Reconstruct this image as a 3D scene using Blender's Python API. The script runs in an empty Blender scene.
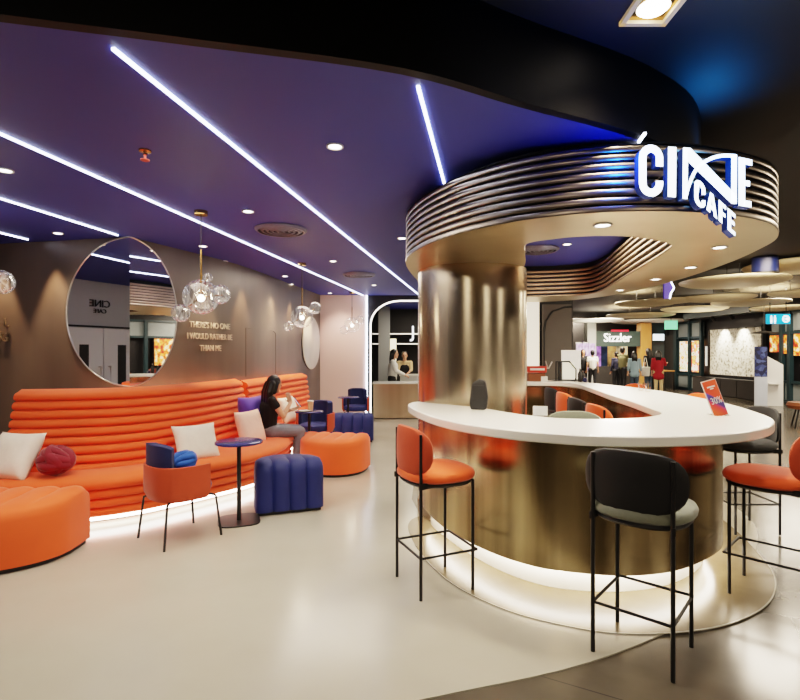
import bpy, bmesh, math, random
from mathutils import Vector, Matrix, noise
random.seed(7)
PI = math.pi
SC = bpy.context.scene
COL = SC.collection
F = 510.0; HOR = 352.0; CAMZ = 1.5

def at(u, v, Y):            # a point seen at pixel (u,v), standing Y metres away
    return Vector(((u-400)/F*Y, Y, CAMZ-(v-HOR)/F*Y))
def on(u, v, z):            # a point seen at pixel (u,v), at height z
    Y = F*(CAMZ-z)/(v-HOR)
    return Vector(((u-400)/F*Y, Y, z))

# ------------------------------------------------------------------ materials
def s2l(c):
    return tuple((x/12.92 if x <= .04045 else ((x+.055)/1.055)**2.4) for x in [k/255 for k in c])
def nmat(name):
    m = bpy.data.materials.new(name); m.use_nodes = True
    nt = m.node_tree
    b = nt.nodes.get('Principled BSDF')
    return m, nt, b
def mat(name, rgb, rough=.5, metal=0., var=.08, scale=8., emit=None, es=0., sheen=0., coat=0., bump=0., stretch=None, spec=None, alpha=None):
    m, nt, b = nmat(name)
    c = s2l(rgb)
    tc = nt.nodes.new('ShaderNodeTexCoord'); mp = nt.nodes.new('ShaderNodeMapping')
    nt.links.new(tc.outputs['Object'], mp.inputs['Vector'])
    if stretch: mp.inputs['Scale'].default_value = stretch
    nz = nt.nodes.new('ShaderNodeTexNoise'); nz.inputs['Scale'].default_value = scale; nz.inputs['Detail'].default_value = 3
    nt.links.new(mp.outputs[0], nz.inputs['Vector'])
    mx = nt.nodes.new('ShaderNodeMix'); mx.data_type = 'RGBA'
    mx.inputs['A'].default_value = (*[x*(1-var) for x in c], 1)
    mx.inputs['B'].default_value = (*[min(1, x*(1+var)) for x in c], 1)
    nt.links.new(nz.outputs['Fac'], mx.inputs['Factor'])
    nt.links.new(mx.outputs['Result'], b.inputs['Base Color'])
    b.inputs['Roughness'].default_value = rough
    b.inputs['Metallic'].default_value = metal
    if spec is not None: b.inputs['Specular IOR Level'].default_value = spec
    if sheen: b.inputs['Sheen Weight'].default_value = sheen; b.inputs['Sheen Roughness'].default_value = .4
    if coat: b.inputs['Coat Weight'].default_value = coat
    if emit:
        b.inputs['Emission Color'].default_value = (*s2l(emit), 1); b.inputs['Emission Strength'].default_value = es
    if bump:
        bp = nt.nodes.new('ShaderNodeBump'); bp.inputs['Strength'].default_value = bump; bp.inputs['Distance'].default_value = .01
        nt.links.new(nz.outputs['Fac'], bp.inputs['Height']); nt.links.new(bp.outputs[0], b.inputs['Normal'])
    return m
def bronze(name, ca, cb, rough, scale=3., sx=(1, 1, .03), aniso=.5, bmp=.06):
    m, nt, b = nmat(name)
    tc = nt.nodes.new('ShaderNodeTexCoord'); mp = nt.nodes.new('ShaderNodeMapping'); mp.inputs['Scale'].default_value = sx
    nt.links.new(tc.outputs['Object'], mp.inputs['Vector'])
    nz = nt.nodes.new('ShaderNodeTexNoise'); nz.inputs['Scale'].default_value = scale; nz.inputs['Detail'].default_value = 4
    nt.links.new(mp.outputs[0], nz.inputs['Vector'])
    cr = nt.nodes.new('ShaderNodeValToRGB')
    cr.color_ramp.elements[0].position = .32; cr.color_ramp.elements[0].color = (*s2l(ca), 1)
    cr.color_ramp.elements[1].position = .68; cr.color_ramp.elements[1].color = (*s2l(cb), 1)
    nt.links.new(nz.outputs['Fac'], cr.inputs['Fac']); nt.links.new(cr.outputs['Color'], b.inputs['Base Color'])
    b.inputs['Metallic'].default_value = 1.; b.inputs['Roughness'].default_value = rough
    b.inputs['Anisotropic'].default_value = aniso
    nf = nt.nodes.new('ShaderNodeTexNoise'); nf.inputs['Scale'].default_value = 60; 
    nt.links.new(mp.outputs[0], nf.inputs['Vector'])
    bp = nt.nodes.new('ShaderNodeBump'); bp.inputs['Strength'].default_value = bmp; bp.inputs['Distance'].default_value = .003
    nt.links.new(nf.outputs['Fac'], bp.inputs['Height']); nt.links.new(bp.outputs[0], b.inputs['Normal'])
    return m
def emis(name, rgb, s):
    m, nt, b = nmat(name)
    b.inputs['Base Color'].default_value = (*s2l(rgb), 1)
    b.inputs['Emission Color'].default_value = (*s2l(rgb), 1); b.inputs['Emission Strength'].default_value = s
    b.inputs['Roughness'].default_value = .6
    return m
def glassy(name, tint=(255, 255, 255), gloss=.25, streak=True):
    m, nt, b = nmat(name)
    nt.nodes.remove(b); out = nt.nodes['Material Output']
    tr = nt.nodes.new('ShaderNodeBsdfTransparent'); tr.inputs[0].default_value = (*s2l(tint), 1)
    gl = nt.nodes.new('ShaderNodeBsdfGlossy'); gl.inputs['Roughness'].default_value = .05
    lw = nt.nodes.new('ShaderNodeLayerWeight'); lw.inputs['Blend'].default_value = gloss
    fac = lw.outputs['Facing']
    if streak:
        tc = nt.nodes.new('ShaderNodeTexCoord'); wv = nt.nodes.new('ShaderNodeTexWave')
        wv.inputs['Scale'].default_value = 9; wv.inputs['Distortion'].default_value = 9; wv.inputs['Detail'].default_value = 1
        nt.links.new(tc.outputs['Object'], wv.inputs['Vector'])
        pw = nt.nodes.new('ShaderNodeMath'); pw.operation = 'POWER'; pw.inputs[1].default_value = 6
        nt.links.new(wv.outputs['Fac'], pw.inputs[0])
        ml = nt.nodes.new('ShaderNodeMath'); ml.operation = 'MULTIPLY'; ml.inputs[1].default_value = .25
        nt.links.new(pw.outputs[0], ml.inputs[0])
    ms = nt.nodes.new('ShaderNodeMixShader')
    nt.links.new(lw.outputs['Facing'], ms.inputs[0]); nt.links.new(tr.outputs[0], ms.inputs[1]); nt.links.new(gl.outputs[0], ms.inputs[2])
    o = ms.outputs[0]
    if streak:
        em = nt.nodes.new('ShaderNodeEmission'); em.inputs[0].default_value = (1, .93, .84, 1); em.inputs[1].default_value = .9  # emission draws the bulb's light caught in the glass streaks
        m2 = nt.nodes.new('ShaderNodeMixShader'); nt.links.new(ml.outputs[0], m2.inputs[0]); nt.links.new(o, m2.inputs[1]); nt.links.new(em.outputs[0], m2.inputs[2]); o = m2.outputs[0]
    nt.links.new(o, out.inputs['Surface'])
    return m
def picture(name, stops, scale, s, kind='VORONOI'):
    m, nt, b = nmat(name)
    tc = nt.nodes.new('ShaderNodeTexCoord')
    if kind == 'VORONOI':
        t = nt.nodes.new('ShaderNodeTexVoronoi'); t.inputs['Scale'].default_value = scale
        nt.links.new(tc.outputs['Object'], t.inputs['Vector'])
        sp = nt.nodes.new('ShaderNodeSeparateColor'); nt.links.new(t.outputs['Color'], sp.inputs[0]); o = sp.outputs[0]
    else:
        t = nt.nodes.new('ShaderNodeTexNoise'); t.inputs['Scale'].default_value = scale; t.inputs['Detail'].default_value = 6
        nt.links.new(tc.outputs['Object'], t.inputs['Vector']); o = t.outputs['Fac']
    cr = nt.nodes.new('ShaderNodeValToRGB'); r = cr.color_ramp
    while len(r.elements) < len(stops): r.elements.new(.5)
    for e, (p, c) in zip(r.elements, stops): e.position = p; e.color = (*s2l(c), 1)
    nt.links.new(o, cr.inputs['Fac']); nt.links.new(cr.outputs['Color'], b.inputs['Base Color'])
    if s:
        nt.links.new(cr.outputs['Color'], b.inputs['Emission Color']); b.inputs['Emission Strength'].default_value = s
    b.inputs['Roughness'].default_value = .5
    return m

M = {}
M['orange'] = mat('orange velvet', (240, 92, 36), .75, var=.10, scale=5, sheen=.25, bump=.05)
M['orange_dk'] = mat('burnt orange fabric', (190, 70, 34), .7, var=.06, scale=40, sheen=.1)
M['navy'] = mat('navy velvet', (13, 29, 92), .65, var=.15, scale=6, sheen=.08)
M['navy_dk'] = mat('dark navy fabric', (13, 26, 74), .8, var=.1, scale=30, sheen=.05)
M['black'] = mat('black powder coated metal', (14, 14, 15), .45, var=.1, scale=20)
M['black_fab'] = mat('black upholstery', (13, 13, 14), .7, var=.15, scale=40, sheen=.1)
M['grey_fab'] = mat('grey green upholstery', (120, 124, 110), .85, var=.12, scale=60, sheen=.2)
M['dark_fab'] = mat('charcoal upholstery', (44, 45, 45), .8, var=.12, scale=60, sheen=.1)
M['white'] = mat('white solid surface', (240, 238, 230), .22, var=.02, scale=3, coat=.2)
M['cream'] = mat('cream woven linen', (232, 222, 208), .85, var=.07, scale=25, bump=.1)
M['pinkish'] = mat('pale pink linen', (236, 196, 182), .85, var=.07, scale=25, bump=.1)
M['purple'] = mat('purple velvet', (84, 62, 168), .8, var=.15, scale=12, sheen=.3)
M['burgundy'] = mat('burgundy velvet', (122, 18, 36), .8, var=.15, scale=12, sheen=.3)
M['blue_knot'] = mat('bright blue velvet', (30, 84, 170), .8, var=.12, scale=12, sheen=.3)
M['bronze'] = bronze('brushed bronze cladding', (112, 98, 72), (204, 186, 146), .25, 4.5)
M['bronze_col'] = bronze('brushed bronze column', (182, 166, 142), (224, 210, 186), .24, 1.6, (1, 1, .25), aniso=.45, bmp=.008)
M['bronze_col'].node_tree.nodes['Principled BSDF'].inputs['Anisotropic Rotation'].default_value = .25
M['bronze_under'] = bronze('bronze soffit', (204, 186, 150), (226, 210, 178), .3, 1.2, (1, 1, 1))
M['fin'] = bronze('dark bronze fins', (150, 136, 122), (196, 182, 166), .3, 2., (1, 1, 1))
M['fin_dk'] = mat('black cover and gap shade', (16, 15, 16), .5, var=.05)  # near-black backing; shade between the fins is put into this colour
M['champ'] = bronze('champagne metal front', (176, 156, 130), (226, 208, 182), .3, 1.3)
M['wall'] = bronze('brushed brown metal wall', (88, 78, 70), (112, 100, 90), .42, 1.5, (1, 1, .1), .2)
M['wall'].node_tree.nodes['Principled BSDF'].inputs['Metallic'].default_value = .25
M['pinkwall'] = mat('pale pink gloss wall', (226, 200, 190), .3, var=.03, scale=1.5)
M['purple_ceiling'] = mat('indigo ceiling paint', (42, 52, 138), .6, var=.04, scale=1.2)
M['mall_ceiling'] = mat('black mall ceiling', (13, 14, 16), .65, var=.3, scale=1.5)
M['fascia'] = mat('black fascia', (3, 3, 4), .55, var=.4, scale=3, stretch=(1, 1, 9), bump=.06, spec=.2)
M['led'] = emis('white led', (224, 232, 255), 9.)
M['led_warm'] = emis('warm led', (255, 238, 218), 20.)
M['led_soft'] = emis('soft white led', (255, 244, 230), 4.)
M['led_sofa'] = emis('sofa led', (255, 246, 232), 14.)
M['led_back'] = emis('sofa back led', (255, 196, 154), 18.)
M['lamp'] = emis('downlight glow', (255, 244, 228), 14.)
M['brass'] = bronze('brass', (176, 132, 74), (214, 170, 104), .22, 4, (1, 1, 1), 0)
M['letters'] = mat('satin champagne letters', (214, 200, 180), .35, metal=.4, var=.03)
M['steel'] = bronze('brushed steel', (170, 168, 164), (200, 198, 194), .3, 4, (1, 1, 1), 0)
M['trim_white'] = mat('white fixture', (222, 222, 220), .4, var=.02)
M['vent'] = mat('grey vent', (104, 104, 128), .45, metal=.4, var=.05)
M['vent_dk'] = mat('vent slot', (20, 18, 30), .7, var=.05)
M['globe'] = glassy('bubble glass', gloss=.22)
M['acrylic'] = glassy('clear acrylic', gloss=.3, streak=False)
M['shopglass'] = glassy('shop glass', (200, 214, 216), .2, False)
M['skin'] = mat('skin', (214, 158, 128), .55, var=.05, scale=14)
M['hair'] = mat('black hair', (14, 11, 10), .4, var=.3, scale=20, stretch=(6, 6, 1))
M['greywall'] = mat('light grey wall', (176, 178, 178), .5, var=.03)
M['darkwall'] = mat('charcoal wall', (46, 44, 44), .6, var=.06)
M['blackwall'] = mat('black wall', (18, 17, 20), .5, var=.1)
M['wood'] = mat('oak veneer', (196, 142, 78), .5, var=.15, scale=4, stretch=(6, 6, .6))
M['disc'] = mat('pale timber disc', (214, 196, 160), .55, var=.10, scale=3, stretch=(5, 1, 1))
M['disc_white'] = mat('white acoustic disc', (232, 232, 226), .6, var=.03)
M['teal'] = mat('dark teal frame', (34, 52, 58), .4, var=.08)
M['blue_metal'] = mat('perforated blue metal', (16, 28, 72), .45, var=.4, scale=60)
M['red'] = mat('red enamel', (196, 48, 30), .35, var=.05)
M['brown'] = mat('brown board', (120, 66, 34), .6, var=.1)

def mirror_mat():
    m, nt, b = nmat('mirror silver')
    b.inputs['Base Color'].default_value = (.86, .88, .9, 1); b.inputs['Metallic'].default_value = 1; b.inputs['Roughness'].default_value = .015
    return m
M['mirror'] = mirror_mat()

def floor_mat(name, ca, cb, rough, scale, tile=None, grout=(60, 58, 54), coat=0.):
    m, nt, b = nmat(name)
    tc = nt.nodes.new('ShaderNodeTexCoord')
    nz = nt.nodes.new('ShaderNodeTexNoise'); nz.inputs['Scale'].default_value = scale; nz.inputs['Detail'].default_value = 6; nz.inputs['Roughness'].default_value = .6
    nt.links.new(tc.outputs['Object'], nz.inputs['Vector'])
    cr = nt.nodes.new('ShaderNodeValToRGB')
    cr.color_ramp.elements[0].position = .35; cr.color_ramp.elements[0].color = (*s2l(ca), 1)
    cr.color_ramp.elements[1].position = .65; cr.color_ramp.elements[1].color = (*s2l(cb), 1)
    nt.links.new(nz.outputs['Fac'], cr.inputs['Fac']); o = cr.outputs['Color']
    if tile:
        mp = nt.nodes.new('ShaderNodeMapping'); mp.inputs['Rotation'].default_value = (0, 0, math.radians(28))
        nt.links.new(tc.outputs['Object'], mp.inputs['Vector'])
        bt = nt.nodes.new('ShaderNodeTexBrick'); bt.offset = 0.5
        bt.inputs['Scale'].default_value = 1; bt.inputs['Brick Width'].default_value = tile; bt.inputs['Row Height'].default_value = tile
        bt.inputs['Mortar Size'].default_value = .004; bt.inputs['Mortar Smooth'].default_value = .2
        bt.inputs['Mortar'].default_value = (*s2l(grout), 1)
        bt.inputs['Color2'].default_value = (*s2l(cb), 1)
        nt.links.new(mp.outputs[0], bt.inputs['Vector'])
        nt.links.new(o, bt.inputs['Color1']); nt.links.new(o, bt.inputs['Color2']); o = bt.outputs['Color']
    nt.links.new(o, b.inputs['Base Color'])
    rr = nt.nodes.new('ShaderNodeMapRange'); rr.inputs['To Min'].default_value = rough*.75; rr.inputs['To Max'].default_value = rough*1.3
    nt.links.new(nz.outputs['Fac'], rr.inputs['Value']); nt.links.new(rr.outputs[0], b.inputs['Roughness'])
    if coat: b.inputs['Coat Weight'].default_value = coat; b.inputs['Coat Roughness'].default_value = .15
    return m
M['floor_cream'] = floor_mat('polished cream terrazzo floor', (166, 161, 147), (172, 167, 153), .18, 1.2)
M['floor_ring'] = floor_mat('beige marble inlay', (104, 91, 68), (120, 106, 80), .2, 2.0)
M['floor_mall'] = floor_mat('grey brown marble floor', (74, 69, 60), (92, 86, 76), .2, 1.0, 1.2)

# ------------------------------------------------------------------ mesh helpers
def BM(): return bmesh.new()
def box(bm, c, s, rz=0., rot=None):
    v = []
    R = rot if rot is not None else Matrix.Rotation(rz, 3, 'Z')
    for dx in (-.5, .5):
        for dy in (-.5, .5):
            for dz in (-.5, .5):
                v.append(bm.verts.new(Vector(c)+R @ Vector((dx*s[0], dy*s[1], dz*s[2]))))
    for f in ((0, 1, 3, 2), (4, 6, 7, 5), (0, 4, 5, 1), (2, 3, 7, 6), (0, 2, 6, 4), (1, 5, 7, 3)):
        bm.faces.new([v[i] for i in f])
    return v
def tube(bm, pts, r, n=10, closed=False, cap=True):
    pts = [Vector(p) for p in pts]; N = len(pts)
    rs = r if isinstance(r, (list, tuple)) else [r]*N
    rings = []; ref = None
    for i, p in enumerate(pts):
        if closed: d = pts[(i+1) % N]-pts[i-1]
        elif i == 0: d = pts[1]-pts[0]
        elif i == N-1: d = pts[-1]-pts[-2]
        else: d = (pts[i+1]-pts[i]).normalized()+(pts[i]-pts[i-1]).normalized()
        d.normalize()
        if ref is None:
            ref = Vector((0, 0, 1)) if abs(d.z) < .9 else Vector((1, 0, 0))
        a = (ref-d*ref.dot(d))
        if a.length < 1e-5: a = d.orthogonal()
        a.normalize(); b = d.cross(a); ref = a
        rings.append([bm.verts.new(p+(a*math.cos(2*PI*k/n)+b*math.sin(2*PI*k/n))*rs[i]) for k in range(n)])
    M_ = N if closed else N-1
    for i in range(M_):
        A, B = rings[i], rings[(i+1) % N]
        for k in range(n): bm.faces.new((A[k], A[(k+1) % n], B[(k+1) % n], B[k]))
    if cap and not closed:
        bm.faces.new(rings[0][::-1]); bm.faces.new(rings[-1])
def lathe(bm, prof, n=32, c=(0, 0, 0), cap=True):
    rings = []
    for r, z in prof:
        rings.append([bm.verts.new((c[0]+r*math.cos(2*PI*k/n), c[1]+r*math.sin(2*PI*k/n), c[2]+z)) for k in range(n)])
    for A, B in zip(rings, rings[1:]):
        for k in range(n): bm.faces.new((A[k], A[(k+1) % n], B[(k+1) % n], B[k]))
    if cap:
        bm.faces.new(rings[0][::-1]); bm.faces.new(rings[-1])
def sphere(bm, c, r, seg=20, rings=12, sc=(1, 1, 1)):
    g = bmesh.ops.create_uvsphere(bm, u_segments=seg, v_segments=rings, radius=r)
    for v in g['verts']: v.co = Vector((v.co.x*sc[0], v.co.y*sc[1], v.co.z*sc[2]))+Vector(c)
    return g['verts']
def prism(bm, outline, z0, z1):
    lo = [bm.verts.new((p[0], p[1], z0)) for p in outline]; hi = [bm.verts.new((p[0], p[1], z1)) for p in outline]
    n = len(outline)
    for i in range(n): bm.faces.new((lo[i], lo[(i+1) % n], hi[(i+1) % n], hi[i]))
    a = bm.faces.new(lo[::-1]); b = bm.faces.new(hi); a.normal_update(); b.normal_update()
    bmesh.ops.triangulate(bm, faces=[a, b])
def spline(pts, n=6, closed=False):
    P = [Vector(p) for p in pts]; N = len(P); out = []
    for i in range(N if closed else N-1):
        p1, p2 = P[i], P[(i+1) % N]
        p0 = P[i-1] if (closed or i > 0) else p1*2-p2
        p3 = P[(i+2) % N] if (closed or i+2 < N) else p2*2-p1
        for k in range(n):
            t = k/n
            out.append(.5*((2*p1)+(p2-p0)*t+(2*p0-5*p1+4*p2-p3)*t*t+(3*p1-p0-3*p2+p3)*t**3))
    if not closed: out.append(P[-1].copy())
    return out
def resample(P, n):
    L = [0]
    for a, b in zip(P, P[1:]): L.append(L[-1]+(b-a).length)
    out = []; j = 0
    for i in range(n):
        s = L[-1]*i/(n-1)
        while j < len(P)-2 and L[j+1] < s: j += 1
        t = (s-L[j])/max(1e-9, L[j+1]-L[j]); out.append(P[j].lerp(P[j+1], min(1, max(0, t))))
    return out
def normals2(P, closed):
    N = len(P); out = []
    for i in range(N):
        a = P[i-1] if (closed or i > 0) else P[i]; b = P[(i+1) % N] if (closed or i < N-1) else P[i]
        d = (b-a); d = Vector((d.x, d.y)).normalized(); out.append(Vector((d.y, -d.x)))    # right of travel
    return out
def offset(P, d, closed):
    return [Vector((p.x+n.x*d, p.y+n.y*d)) for p, n in zip(P, normals2(P, closed))]
def sweep(bm, P, prof, closed, cap=True, side=1, profclosed=True):
    """P: plan path; prof: (offset to the right of travel, z)."""
    nn = normals2(P, closed); rings = []
    for p, n in zip(P, nn):
        rings.append([bm.verts.new((p.x+n.x*o*side, p.y+n.y*o*side, z)) for o, z in prof])
    N = len(P); k = len(prof)
    for i in range(N if closed else N-1):
        A, B = rings[i], rings[(i+1) % N]
        for j in range(k if profclosed else k-1):
            bm.faces.new((A[j], A[(j+1) % k], B[(j+1) % k], B[j]))
    if cap and not closed and profclosed:
        for rg in (rings[0][::-1], rings[-1]):
            f = bm.faces.new(rg); f.normal_update(); bmesh.ops.triangulate(bm, faces=[f])
def band(bm, A, B, z0, z1):
    """solid between two matched plan curves"""
    n = len(A)
    v = [[bm.verts.new((p.x, p.y, z)) for p in c] for c in (A, B) for z in (z0, z1)]
    for i in range(n-1):
        a0, a1, b0, b1 = v
        bm.faces.new((a1[i], a1[i+1], b1[i+1], b1[i])); bm.faces.new((a0[i], b0[i], b0[i+1], a0[i+1]))
        bm.faces.new((a0[i], a0[i+1], a1[i+1], a1[i])); bm.faces.new((b0[i], b1[i], b1[i+1], b0[i+1]))
    a0, a1, b0, b1 = v
    bm.faces.new((a0[0], a1[0], b1[0], b0[0])); bm.faces.new((a0[-1], b0[-1], b1[-1], a1[-1]))
def ringplate(bm, A, B, z):
    e = []
    for c in (A, B):
        vs = [bm.verts.new((p.x, p.y, z)) for p in c]
        e += [bm.edges.new((vs[i], vs[(i+1) % len(vs)])) for i in range(len(vs))]
    bmesh.ops.triangle_fill(bm, edges=e, use_beauty=True, use_dissolve=False)
def obj(name, bm, m, parent=None, smooth=True, ang=40, bevel=0., recalc=True):
    if recalc: bmesh.ops.recalc_face_normals(bm, faces=bm.faces)
    me = bpy.data.meshes.new(name); bm.to_mesh(me); bm.free()
    for mm in (m if isinstance(m, (list, tuple)) else [m]): me.materials.append(mm)
    if smooth:
        me.polygons.foreach_set('use_smooth', [True]*len(me.polygons))
        me.set_sharp_from_angle(angle=math.radians(ang))
    o = bpy.data.objects.new(name, me); COL.objects.link(o)
    if parent is not None: o.parent = parent
    if bevel:
        md = o.modifiers.new('soft edges', 'BEVEL'); md.width = bevel; md.segments = 2; md.limit_method = 'ANGLE'; md.angle_limit = math.radians(50)
    return o
def tag(o, label, cat, group=None, kind=None):
    o['label'] = label; o['category'] = cat
    if group: o['group'] = group
    if kind: o['kind'] = kind
    return o
def thing(name, label, cat, loc=(0, 0, 0), rz=0., group=None):
    o = bpy.data.objects.new(name, None); COL.objects.link(o); o.empty_display_size = .1
    o.location = loc; o.rotation_euler = (0, 0, rz)
    return tag(o, label, cat, group)
def struct(name, bm, m, **k):
    o = obj(name, bm, m, **k); o['kind'] = 'structure'; return o
def dup(root, label=None, loc=None, rz=None, group=None):
    r = root.copy(); COL.objects.link(r)
    if label: r['label'] = label
    if group: r['group'] = group
    if loc is not None: r.location = loc
    if rz is not None: r.rotation_euler = (0, 0, rz)
    for ch in list(root.children):
        c = ch.copy(); COL.objects.link(c); c.parent = r
        for g in list(ch.children):
            d = g.copy(); COL.objects.link(d); d.parent = c
    return r
def bake(o):
    bpy.context.view_layer.update()
    dg = bpy.context.evaluated_depsgraph_get()
    me = bpy.data.meshes.new_from_object(o.evaluated_get(dg))
    o.modifiers.clear(); old = o.data; o.data = me; bpy.data.meshes.remove(old)
    return o
def textmesh(s, size, depth, m, name, parent, align='CENTER', sx=1., spacing=1.):
    cu = bpy.data.curves.new('txt', 'FONT'); cu.body = s; cu.size = size; cu.extrude = depth/2; cu.align_x = align; cu.align_y = 'CENTER'
    cu.space_character = spacing; cu.resolution_u = 4
    t = bpy.data.objects.new('txt', cu); COL.objects.link(t); bpy.context.view_layer.update()
    me = bpy.data.meshes.new_from_object(t.evaluated_get(bpy.context.evaluated_depsgraph_get()))
    bpy.data.objects.remove(t); bpy.data.curves.remove(cu)
    me.materials.clear(); me.materials.append(m); me.name = name
    for v in me.vertices: v.co.x *= sx
    o = bpy.data.objects.new(name, me); COL.objects.link(o)
    if parent is not None: o.parent = parent
    return o
def facing(o, loc, nx, ny):   # stand a flat text/board up at loc so that its front looks along (nx,ny)
    o.location = loc
    o.rotation_euler = (PI/2, 0, math.atan2(nx, -ny))
def lamp(name, kind, loc, energy, color=(255, 240, 220), size=.1, spot=70, blend=.6, target=None, size_y=None):
    l = bpy.data.lights.new(name, kind); l.energy = energy; l.color = s2l(color)
    if kind == 'AREA':
        l.size = size
        if size_y: l.shape = 'RECTANGLE'; l.size_y = size_y
    else: l.shadow_soft_size = size
    if kind == 'SPOT': l.spot_size = math.radians(spot); l.spot_blend = blend
    o = bpy.data.objects.new(name, l); COL.objects.link(o); o.location = loc
    if target is not None:
        o.rotation_euler = (Vector(target)-Vector(loc)).to_track_quat('-Z', 'Y').to_euler()
    return o
V2 = lambda L: [Vector(p) for p in L]

# ------------------------------------------------------------------ camera
cam = bpy.data.cameras.new('camera'); cam.lens = F*36/800; cam.sensor_width = 36; cam.shift_y = 2/800; cam.clip_end = 200
co = bpy.data.objects.new('camera', cam); COL.objects.link(co); co.location = (0, 0, CAMZ); co.rotation_euler = (PI/2, 0, 0)
SC.camera = co
w = bpy.data.worlds.new('world'); SC.world = w; w.use_nodes = True
w.node_tree.nodes['Background'].inputs[0].default_value = (.5, .55, .7, 1); w.node_tree.nodes['Background'].inputs[1].default_value = .04
SC.view_settings.view_transform = 'Filmic'; SC.view_settings.look = 'Medium High Contrast'; SC.view_settings.exposure = .38
CZ = 2.7    # shop ceiling
MZ = 3.1    # mall ceiling

# ------------------------------------------------------------------ room shell
edge = V2([(-9., .2), (-5., 1.05), (-3., 1.5), (-1.46, 1.85), (-.8, 2.0), (0, 2.2), (.59, 2.5), (1.36, 2.89), (1.9, 3.35), (2.3, 4.1), (2.55, 5.2), (2.65, 6.5), (2.75, 8.), (3.1, 9.6), (3.6, 10.8)])
E = spline(edge, 5)
bm = BM(); prism(bm, [(p.x, p.y) for p in E]+[(3.6, 14.5), (-9, 14.5)], CZ, CZ+.12); struct('ceiling', bm, M['purple_ceiling'], smooth=False)
bm = BM(); sweep(bm, E, [(0.0, CZ-.002), (.05, CZ-.002), (.05, MZ), (0, MZ)], False); struct('trim_1', bm, M['fascia'])
bm = BM(); box(bm, (3, 13, MZ+.05), (34, 40, .1)); struct('ceiling_mall', bm, M['mall_ceiling'], smooth=False)
fl = V2([(-9, .6), (-5, 1.2), (-2.5, 1.55), (-1., 1.85), (.086, 2.2), (.92, 2.47), (1.71, 2.91), (2.32, 3.43), (2.8, 4.0), (3.15, 4.6), (3.35, 5.6), (3.3, 6.6), (3.15, 8.), (3.3, 9.6), (3.6, 10.8)])
FLs = spline(fl, 5)
bm = BM(); prism(bm, [(p.x, p.y) for p in FLs]+[(3.6, 14.5), (-9, 14.5)], -.05, 0); struct('floor', bm, M['floor_cream'], smooth=False)
bm = BM(); box(bm, (3, 13, -.056), (34, 40, .1)); struct('floor_mall', bm, M['floor_mall'], smooth=False)

# left feature wall with a fold
corner = Vector((-2.82, 5.32))
WR = spline([(-2.82, 5.32), (-2.52, 6.1), (-2.26, 6.85), (-2.1, 7.7), (-2.0, 8.5), (-1.84, 9.6), (-1.68, 10.72)], 6)
WL = [Vector((-6.3, 6.03)), Vector((-4.4, 5.645)), corner]
bm = BM(); sweep(bm, WL, [(0, 0), (-.12, 0), (-.12, CZ), (0, CZ)], False); struct('wall_left', bm, M['wall'])
bm = BM(); sweep(bm, WR, [(0, 0), (-.12, 0), (-.12, CZ), (0, CZ)], False); struct('wall_right', bm, M['wall'])
bm = BM(); box(bm, (-1.205, 10.8, CZ/2), (.99, .1, CZ)); struct('wall_back', bm, M['pinkwall'], smooth=False)
# entrance wall with the double doors (seen in the mirror)
bm = BM(); box(bm, (-6.36, 3.1, CZ/2), (.1, 5.9, CZ)); struct('wall_entrance', bm, M['greywall'], smooth=False)
for k, (y0, sgn) in enumerate(((2.55, 1), (3.45, -1))):
    d = thing('door_%d' % (k+1), '', '', (-6.3, y0, 0)); del d['label']; del d['category']; d['kind'] = 'structure'
    bm = BM(); box(bm, (.015, 0, .95), (.03, .88, 1.9)); lf = obj('door_leaf', bm, M['trim_white'], d, smooth=False)
    bm = BM(); box(bm, (.033, .1*sgn, 1.15), (.01, .16, .95)); obj('door_glazing', bm, M['blackwall'], lf, smooth=False)
    bm = BM(); tube(bm, [(.04, .36*sgn, .8), (.09, .36*sgn, .8), (.09, .36*sgn, 1.25), (.04, .36*sgn, 1.25)], .012); obj('door_handle', bm, M['steel'], lf)
bm = BM(); box(bm, (-6.29, 3.0, 1.93), (.04, 2.0, .03)); struct('trim_2', bm, M['blackwall'], smooth=False)
# arch opening in the black rear wall
def rrect(x0, x1, z0, z1, r, rz, n=8):
    pts = [(x0, z0)]
    for k in range(n+1):
        a = PI-k*PI/2/n; pts.append((x0+r+r*math.cos(a), z1-rz+rz*math.sin(a)))
    for k in range(n+1):
        a = PI/2-k*PI/2/n; pts.append((x1-r+r*math.cos(a), z1-rz+rz*math.sin(a)))
    pts.append((x1, z0)); return pts
arch = rrect(-.62, 2.5, 0, 2.58, .62, .5)
bm = BM()
outl = [(-.72, 0)]+[(-.72, CZ), (3.6, CZ), (3.6, 0)]
poly = outl+arch[::-1]
vs = [bm.verts.new((x, 10.8, z)) for x, z in poly]; f = bm.faces.new(vs); f.normal_update(); bmesh.ops.triangulate(bm, faces=[f])
g = bmesh.ops.extrude_face_region(bm, geom=bm.faces[:]); bmesh.ops.translate(bm, verts=[v for v in g['geom'] if isinstance(v, bmesh.types.BMVert)], vec=(0, .12, 0))
struct('wall_rear', bm, M['blackwall'], smooth=False)
bm = BM(); tube(bm, [(x, 10.77, z) for x, z in arch], .015, 8); tag(obj('arch_light', bm, M['led_soft']), 'white LED line curving around the dark arched opening', 'light')
bm = BM(); box(bm, (-.70, 10.735, CZ/2), (.03, .03, CZ-.02)); tag(obj('corner_light', bm, M['led']), 'vertical white LED line at the pink wall end', 'light')
bm = BM(); box(bm, (2.78, 10.72, 1.35), (.26, .12, 2.7)); struct('column_white', bm, emis('lit white pilaster', (255, 240, 214), .9), smooth=False)  # weak emission stands in for the light falling on the pilaster
bm = BM(); box(bm, (3.3, 10.74, 1.25), (.6, .08, 2.5)); struct('trim_3', bm, mat('warm grey panel', (92, 86, 80), .6), smooth=False)
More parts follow.
